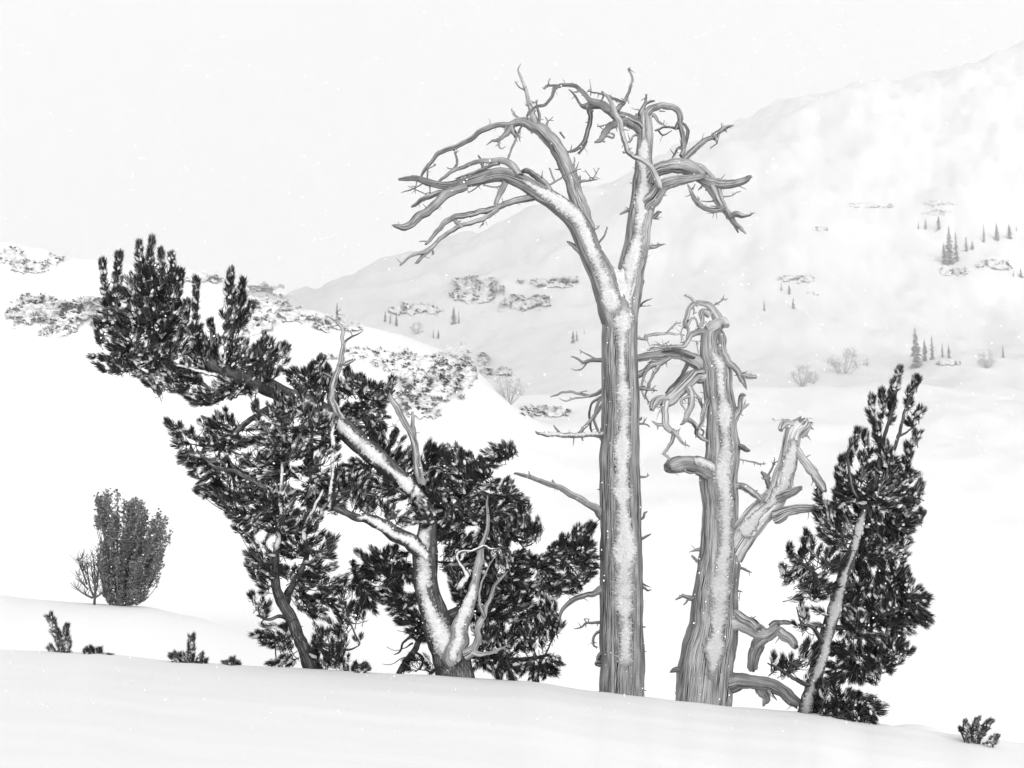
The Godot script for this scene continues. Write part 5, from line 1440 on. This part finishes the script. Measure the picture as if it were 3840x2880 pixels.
# ------------------------------------------------------------------ rock on the far slopes
# a patch of hillside that stands proud as broken, ledged rock; snow lies on its ledges
func rock(label: String, cx: float, cy: float, w: float, h: float, seed_: float, group := "", tone := 0.16, snowy := 0.0):
	var d := hit(cx, cy + h * 0.3)
	var centre := DP(cx, cy + h * 0.3, d)
	var mp := MPP * 1.736 * d / D
	var cols := clampi(int(w / 2.2), 16, 110)
	var rows := clampi(int(h / 1.8), 12, 70)
	var p := PackedVector3Array()
	var uv := PackedVector2Array()
	var col := PackedColorArray()
	var keep := PackedFloat32Array()
	var wm := w * mp
	var hm := h * mp
	var open_ := []         # 1 where the lattice looks past the skyline
	var gnd := []          # depth of the hillside on a coarse lattice
	for r in 7:
		for k in 11:
			var q := DP(cx + (k / 5.0 - 1.0) * w * 0.5, cy - (r / 3.0 - 1.0) * h * 0.5, 1.0) - EYE
			var fd := face_depth(q, d, hm)
			open_.append(0.0 if fd > 0.0 else 1.0)
			gnd.append(absf(fd))
	for r in rows:
		for k in cols:
			var u := float(k) / (cols - 1) * 2.0 - 1.0
			var v := float(r) / (rows - 1) * 2.0 - 1.0
			var x := cx + u * w * 0.5
			var y := cy - v * h * 0.5
			var q := DP(x, y, 1.0) - EYE
			# follow the hillside under this spot, as a face near the middle distance
			var gx := u * w * 0.5          # in pixels, so that small and large rocks break up alike
			var gy := v * h * 0.5
			var n1 := noise.get_noise_3d(gx * 0.030 + seed_, gy * 0.045, seed_)
			var n2 := noise2.get_noise_3d(gx * 0.11 + seed_, gy * 0.15, seed_ + 4.0)
			var m := 1.0 - pow(u * u + v * v, 0.9) + n1 * 1.2 + n2 * 0.45 + 0.5 * noise2.get_noise_3d(gx * 0.3, gy * 0.4, seed_ + 8.0)
			var strata := fposmod(gy * 0.055 + n1 * 0.9 + gx * 0.004 + seed_, 1.0)
			var fu := minf((u + 1.0) * 5.0, 9.999)
			var fv := minf((v + 1.0) * 3.0, 5.999)
			var gi := int(fv) * 11 + int(fu)
			var ground: float = lerpf(lerpf(gnd[gi], gnd[gi + 1], fu - int(fu)), lerpf(gnd[gi + 11], gnd[gi + 12], fu - int(fu)), fv - int(fv))
			var foot: float = minf(lerpf(gnd[int(fu)], gnd[int(fu) + 1], fu - int(fu)), ground)
			m -= 0.8 * lerpf(lerpf(open_[gi], open_[gi + 1], fu - int(fu)), lerpf(open_[gi + 11], open_[gi + 12], fu - int(fu)), fv - int(fv))
			# the face stands up from its foot, set back ledge by ledge
			var out := smoothstep(0.10, 0.55, m)
			var face := lerpf(foot, ground, 0.35 + 0.25 * (1.0 - strata)) - n2 * hm * 0.025 - 0.06 * hm - 0.06 * hm * noise.get_noise_3d(gx * 0.13 + seed_, gy * 0.035, 3.0)
			p.append(EYE + q * (lerpf(ground * 1.01, face, out)))
			keep.append(m - 0.02)
			uv.append(Vector2.ZERO)
			col.append(Color.WHITE)
	var b := Buf.new()
	b.grid(p, col, uv, rows, cols, false, keep)
	for i in b.n.size():
		var s := b.n[i].y + 0.30 * noise2.get_noise_3d(p[i].x * 2.2, p[i].y * 3.0, seed_) + 0.75 * noise.get_noise_3d(float(i % cols) * 0.11 + seed_, float(i / cols) * 0.22, seed_ + 9.0) + snowy + 0.14
		var lay := smoothstep(0.50, 0.95, s)
		var v := (tone * 0.9 + 0.42) * (1.0 + 0.45 * noise.get_noise_3d(p[i].x * 1.3, p[i].y * 2.6, p[i].z * 0.3))  # rime-pale rock, brightened further to stand in for haze
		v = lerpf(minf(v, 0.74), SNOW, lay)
		b.c[i] = Color(v, v, v)
	var o2 := put(self, "rock_outcrop", b, M.rock)
	tag(o2, label, "rock", group)

func face_depth(q: Vector3, d: float, hm: float) -> float:
	# where this sight line meets the hillside, searched near d
	var k := knots_near(pixel_of(q.x))
	var a := d * 0.86
	while a < d * 1.35:
		if relief(k, q.x, a) > EYE.y + q.y * a:
			return a
		a += d * 0.004
	return -d * 1.03

var knot_cache := {}
func knots_near(x: float) -> Array:
	var i := int(roundf(x / 3.0))
	if not knot_cache.has(i):
		knot_cache[i] = knots(i * 3.0)
	return knot_cache[i]

func build_rocks():
	var g := "rock outcrops on the far slopes"
	# left ridge
	rock("dark rock knob on the ridge line at the left edge", 18, 553, 90, 44, 1.0, g)
	rock("jagged rock pile just under the ridge line near the left edge", 62, 578, 110, 40, 2.0, g)
	rock("small notched rock standing on the left ridge line", 120, 560, 44, 32, 3.0, g)
	rock("broad dark cliff band on the left hillside, its ledges snowed over", 75, 672, 130, 80, 4.0, g, 0.13)
	rock("right part of the left cliff band, beside the pine's crown", 140, 685, 150, 80, 5.0, g, 0.14)
	rock("scattered rocks below the left cliff band", 125, 718, 90, 36, 6.0, g)
	rock("low rock strip behind the candles of the leaning pine", 200, 655, 80, 34, 7.0, g)
	rock("rounded rock shoulder on the skyline right of the pine's crown", 572, 624, 90, 40, 8.0, g)
	rock("thin rock strip under the skyline behind the pine's right candles", 440, 600, 110, 34, 9.0, g)
	rock("rock slab field below the rounded skyline shoulder", 600, 662, 130, 40, 10.0, g)
	rock("rock rib running down toward the dead spike's left", 640, 682, 90, 40, 11.0, g)
	rock("dim rock patch between the crown and the dead spike", 548, 702, 110, 56, 12.0, g, 0.2)
	rock("sloping rock strip behind the tip of the dead spike", 735, 700, 120, 46, 13.0, g, 0.2)
	# middle cliff
	rock("pale layered rock shelf left of the middle cliff", 800, 768, 210, 40, 14.0, g, 0.34)
	rock("layered rock shelf below and right of the dead spike", 900, 790, 190, 46, 15.0, g, 0.34)
	rock("blocky overhanging top of the middle cliff", 990, 776, 120, 62, 16.0, g, 0.24)
	rock("rounded boulder at the right end of the middle cliff", 1042, 778, 34, 34, 17.0, g, 0.15)
	rock("steep dark buttress under the middle cliff", 1005, 812, 54, 66, 18.0, g, 0.23)
	rock("broken rock slope descending from the middle cliff", 930, 840, 150, 84, 19.0, g, 0.30)
	rock("rocks above the candles right of the dead fork", 905, 880, 100, 66, 20.0, g, 0.32)
	rock("small rock right of the steep buttress", 1052, 806, 32, 30, 21.0, g, 0.16)
	rock("snow capped rock above the round hazy bush", 1088, 806, 40, 30, 22.0, g, 0.17)
	rock("long low rock right of the round hazy bush", 1180, 888, 110, 34, 23.0, g, 0.2)
	# far slope, painted palest of all to imitate deeper haze
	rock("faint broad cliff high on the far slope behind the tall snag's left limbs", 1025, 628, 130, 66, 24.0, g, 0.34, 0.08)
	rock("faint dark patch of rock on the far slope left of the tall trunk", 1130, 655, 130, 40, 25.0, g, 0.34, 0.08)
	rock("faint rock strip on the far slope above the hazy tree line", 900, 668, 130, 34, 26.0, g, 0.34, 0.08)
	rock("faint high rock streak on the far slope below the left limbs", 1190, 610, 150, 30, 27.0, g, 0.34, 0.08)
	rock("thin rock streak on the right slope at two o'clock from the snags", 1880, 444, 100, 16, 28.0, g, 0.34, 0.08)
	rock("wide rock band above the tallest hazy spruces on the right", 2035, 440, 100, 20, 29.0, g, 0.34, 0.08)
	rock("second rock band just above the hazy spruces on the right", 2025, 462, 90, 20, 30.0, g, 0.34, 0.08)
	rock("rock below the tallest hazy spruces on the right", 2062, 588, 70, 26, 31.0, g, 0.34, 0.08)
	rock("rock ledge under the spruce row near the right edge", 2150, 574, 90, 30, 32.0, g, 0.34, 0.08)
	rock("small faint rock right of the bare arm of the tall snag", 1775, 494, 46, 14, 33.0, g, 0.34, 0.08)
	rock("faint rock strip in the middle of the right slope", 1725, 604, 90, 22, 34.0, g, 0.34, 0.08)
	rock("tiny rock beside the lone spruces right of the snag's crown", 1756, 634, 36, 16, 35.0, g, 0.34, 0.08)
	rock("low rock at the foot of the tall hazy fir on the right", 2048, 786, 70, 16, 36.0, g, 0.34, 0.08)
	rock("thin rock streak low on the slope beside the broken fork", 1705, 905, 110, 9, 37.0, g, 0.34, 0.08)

# ------------------------------------------------------------------ conifers in the haze
func make_conifer(seed_: int, slim: float, ragged: float) -> Array:      # unit height: [trunk, crown]
	rng.seed = seed_
	var tb := Buf.new()
	thin(tb, Vector3(0, -0.05, 0), Vector3(0.004, 0.5, 0), Vector3(0, 1.0, 0), 0.016, 0.003, 0.3)
	var cb := Buf.new()
	var y := 0.06
	while y < 1.0:
		var r := slim * pow(1.0 - y, 0.75) * rng.randf_range(1.0 - ragged, 1.0) + 0.012
		var n := 9
		for k in n:
			if rng.randf() < ragged * 0.6:
				continue
			var th := TAU * (k + rng.randf()) / n
			var dir := Vector3(cos(th), rng.randf_range(-0.35, 0.15), sin(th)).normalized()
			var l := r * rng.randf_range(0.7, 1.2)
			var v := rng.randf_range(0.34, 0.52)  # rimed crown, its colour lifted paler still in place of haze
			if rng.randf() < 0.45:
				v = rng.randf_range(0.5, 0.72)
			var at := Vector3(0, y + rng.randf_range(-0.02, 0.02), 0)
			leaf_blade(cb, at, dir, Vector3(0, -0.5, 0), l, l * 0.26 + 0.007, v, v, (dir * 0.5 + Vector3.UP).normalized())
			leaf_blade(cb, at - Vector3(0, 0.01, 0), dir, Vector3(0, -0.9, 0), l * 0.9, l * 0.2 + 0.006, v * 0.8, v * 0.8, Vector3(-dir.z, 0.3, dir.x).normalized())
		y += 0.024
	return [tb.mesh(M.plain), cb.mesh(M.needle)]

func make_round_bush(seed_: int) -> Array:
	rng.seed = seed_
	var tb := Buf.new()
	var cb := Buf.new()
	for s in 15:
		var th := rng.randf() * TAU
		var up := rng.randf_range(0.12, 1.0)
		var e := Vector3(cos(th) * 0.5 * sqrt(1.0 - pow(up - 0.45, 2.0) * 2.6 if absf(up - 0.45) < 0.6 else 0.1), up, sin(th) * 0.4)
		e *= rng.randf_range(0.7, 1.1)
		thin(tb, Vector3(0, -0.1, 0), e * Vector3(0.6, 0.35, 0.6), e, 0.018, 0.006, 0.32)
		for k in 60:
			var p := e * (1.0 - 0.3 * pow(rng.randf(), 2.0)) + Vector3(rng.randfn(0, 0.085), rng.randfn(0, 0.075), rng.randfn(0, 0.085))
			p.y = maxf(p.y, 0.0)
			var dir := Vector3(rng.randf_range(-1, 1), rng.randf_range(-0.2, 1), rng.randf_range(-1, 1)).normalized()
			var v := rng.randf_range(0.36, 0.6)  # foliage painted paler to imitate the veil of haze
			leaf_blade(cb, p, dir, Vector3.UP, 0.06, 0.02, v, v, Vector3(dir.z, 0.4, 0.6).normalized())
	return [tb.mesh(M.plain), cb.mesh(M.needle)]

func build_far_trees():
	var kinds := [make_conifer(31, 0.21, 0.55), make_conifer(32, 0.18, 0.65), make_conifer(33, 0.28, 0.65), make_round_bush(34), make_round_bush(35)]
	rng.seed = 909
	# x, foot y, height in the 2212-wide copy; kind; label
	var list := [
		[2052, 572, 88, 0, "tallest hazy spruce in the clump on the right slope"], [2066, 566, 70, 1, "second spruce leaning close to the tallest on the right slope"], [2040, 574, 52, 2, "bushy spruce at the left foot of the tallest on the right slope"],
		[2088, 552, 44, 1, "small spruce right of the tall clump on the right slope"], [2101, 548, 30, 2, "smallest spruce right of the tall clump on the right slope"], [2126, 526, 44, 1, "left spruce of the upper row near the right edge"], [2154, 526, 48, 0, "middle spruce of the upper row near the right edge"], [2181, 522, 40, 2, "broad spruce of the upper row near the right edge"], [2196, 504, 18, 1, "tiny spruce at the end of the upper row by the right edge"],
		[2000, 500, 30, 0, "small dim spruce under the rock bands, left of the tall clump"], [1984, 500, 24, 1, "smallest dim spruce under the rock bands"], [2028, 498, 36, 2, "dim spruce touching the lower rock band"],
		[1979, 796, 92, 0, "tall hazy fir above the right pine's tip"], [1998, 782, 52, 2, "stout fir beside the tall hazy fir"], [2014, 778, 56, 1, "pointed fir right of the tall hazy fir"], [2036, 774, 36, 1, "short fir, left one of a pair by the low rock"], [2050, 774, 32, 2, "short fir, right one of a pair by the low rock"], [2167, 774, 30, 1, "lone little fir low on the right slope"],
		[2131, 796, 34, 3, "rounded hazy shrub low on the right slope"], [1822, 812, 56, 3, "twiggy hazy bush right of the short snag's drooping arm"], [1732, 836, 46, 4, "faint round bush behind the short snag's prong"], [1752, 832, 34, 3, "faint smaller bush beside the round one behind the snag"], [1872, 792, 16, 4, "tiny faint shrub between the hazy bush and the fir"],
		[1688, 636, 26, 1, "left of two faint spruces high behind the snag's crown"], [1705, 638, 24, 2, "right of two faint spruces high behind the snag's crown"], [1651, 672, 26, 1, "faint spruce just right of the snag's crown"], [1714, 668, 26, 2, "lone faint spruce right of the snag's crown"],
		[2206, 612, 34, 2, "spruce cut by the right edge of the view"], [2190, 602, 18, 1, "little spruce beside the one at the right edge"],
		[832, 697, 28, 2, "left hazy spruce on the rock spur behind the dead spike"], [843, 702, 32, 1, "middle hazy spruce on the rock spur behind the dead spike"], [856, 706, 30, 0, "right hazy spruce on the rock spur behind the dead spike"], [902, 722, 24, 4, "faint shrub below the hazy spruce spur"], [936, 732, 22, 1, "left of two small firs above the middle cliff"], [947, 734, 24, 0, "right of two small firs above the middle cliff"],
		[980, 706, 46, 2, "tall faint spruce at the foot of the faint broad cliff"], [991, 704, 36, 1, "slim faint spruce at the foot of the faint broad cliff"], [996, 752, 16, 1, "left little fir on top of the middle cliff"], [1006, 752, 14, 0, "right little fir on top of the middle cliff"],
		[1238, 742, 30, 2, "broad dim fir left of the tall trunk"], [1246, 738, 26, 1, "slim dim fir left of the tall trunk"], [1262, 730, 18, 0, "small dim fir touching the tall trunk's left"],
		[1100, 872, 62, 3, "round hazy bush below the middle cliff"]]
	for s in list:
		var d := hit(s[0], s[1])
		var foot := DP(s[0], s[1], d)
		var hgt: float = s[2] * MPP * 1.736 * d / D
		var group := "hazy bushes on the far slopes" if s[3] > 2 else "hazy conifers on the far slopes"
		var o := thing("far_bush" if s[3] > 2 else "far_conifer", s[4], "bush" if s[3] > 2 else "conifer", foot, group)
		o.rotation.y = rng.randf() * TAU
		var wide := hgt * (1.15 if s[3] > 2 else rng.randf_range(0.85, 1.2))
		o.scale = Vector3(wide, hgt, wide)
		for k in 2:
			var mi := MeshInstance3D.new()
			mi.name = ["trunk", "crown"][k]
			mi.mesh = kinds[s[3]][k]
			o.add_child(mi)
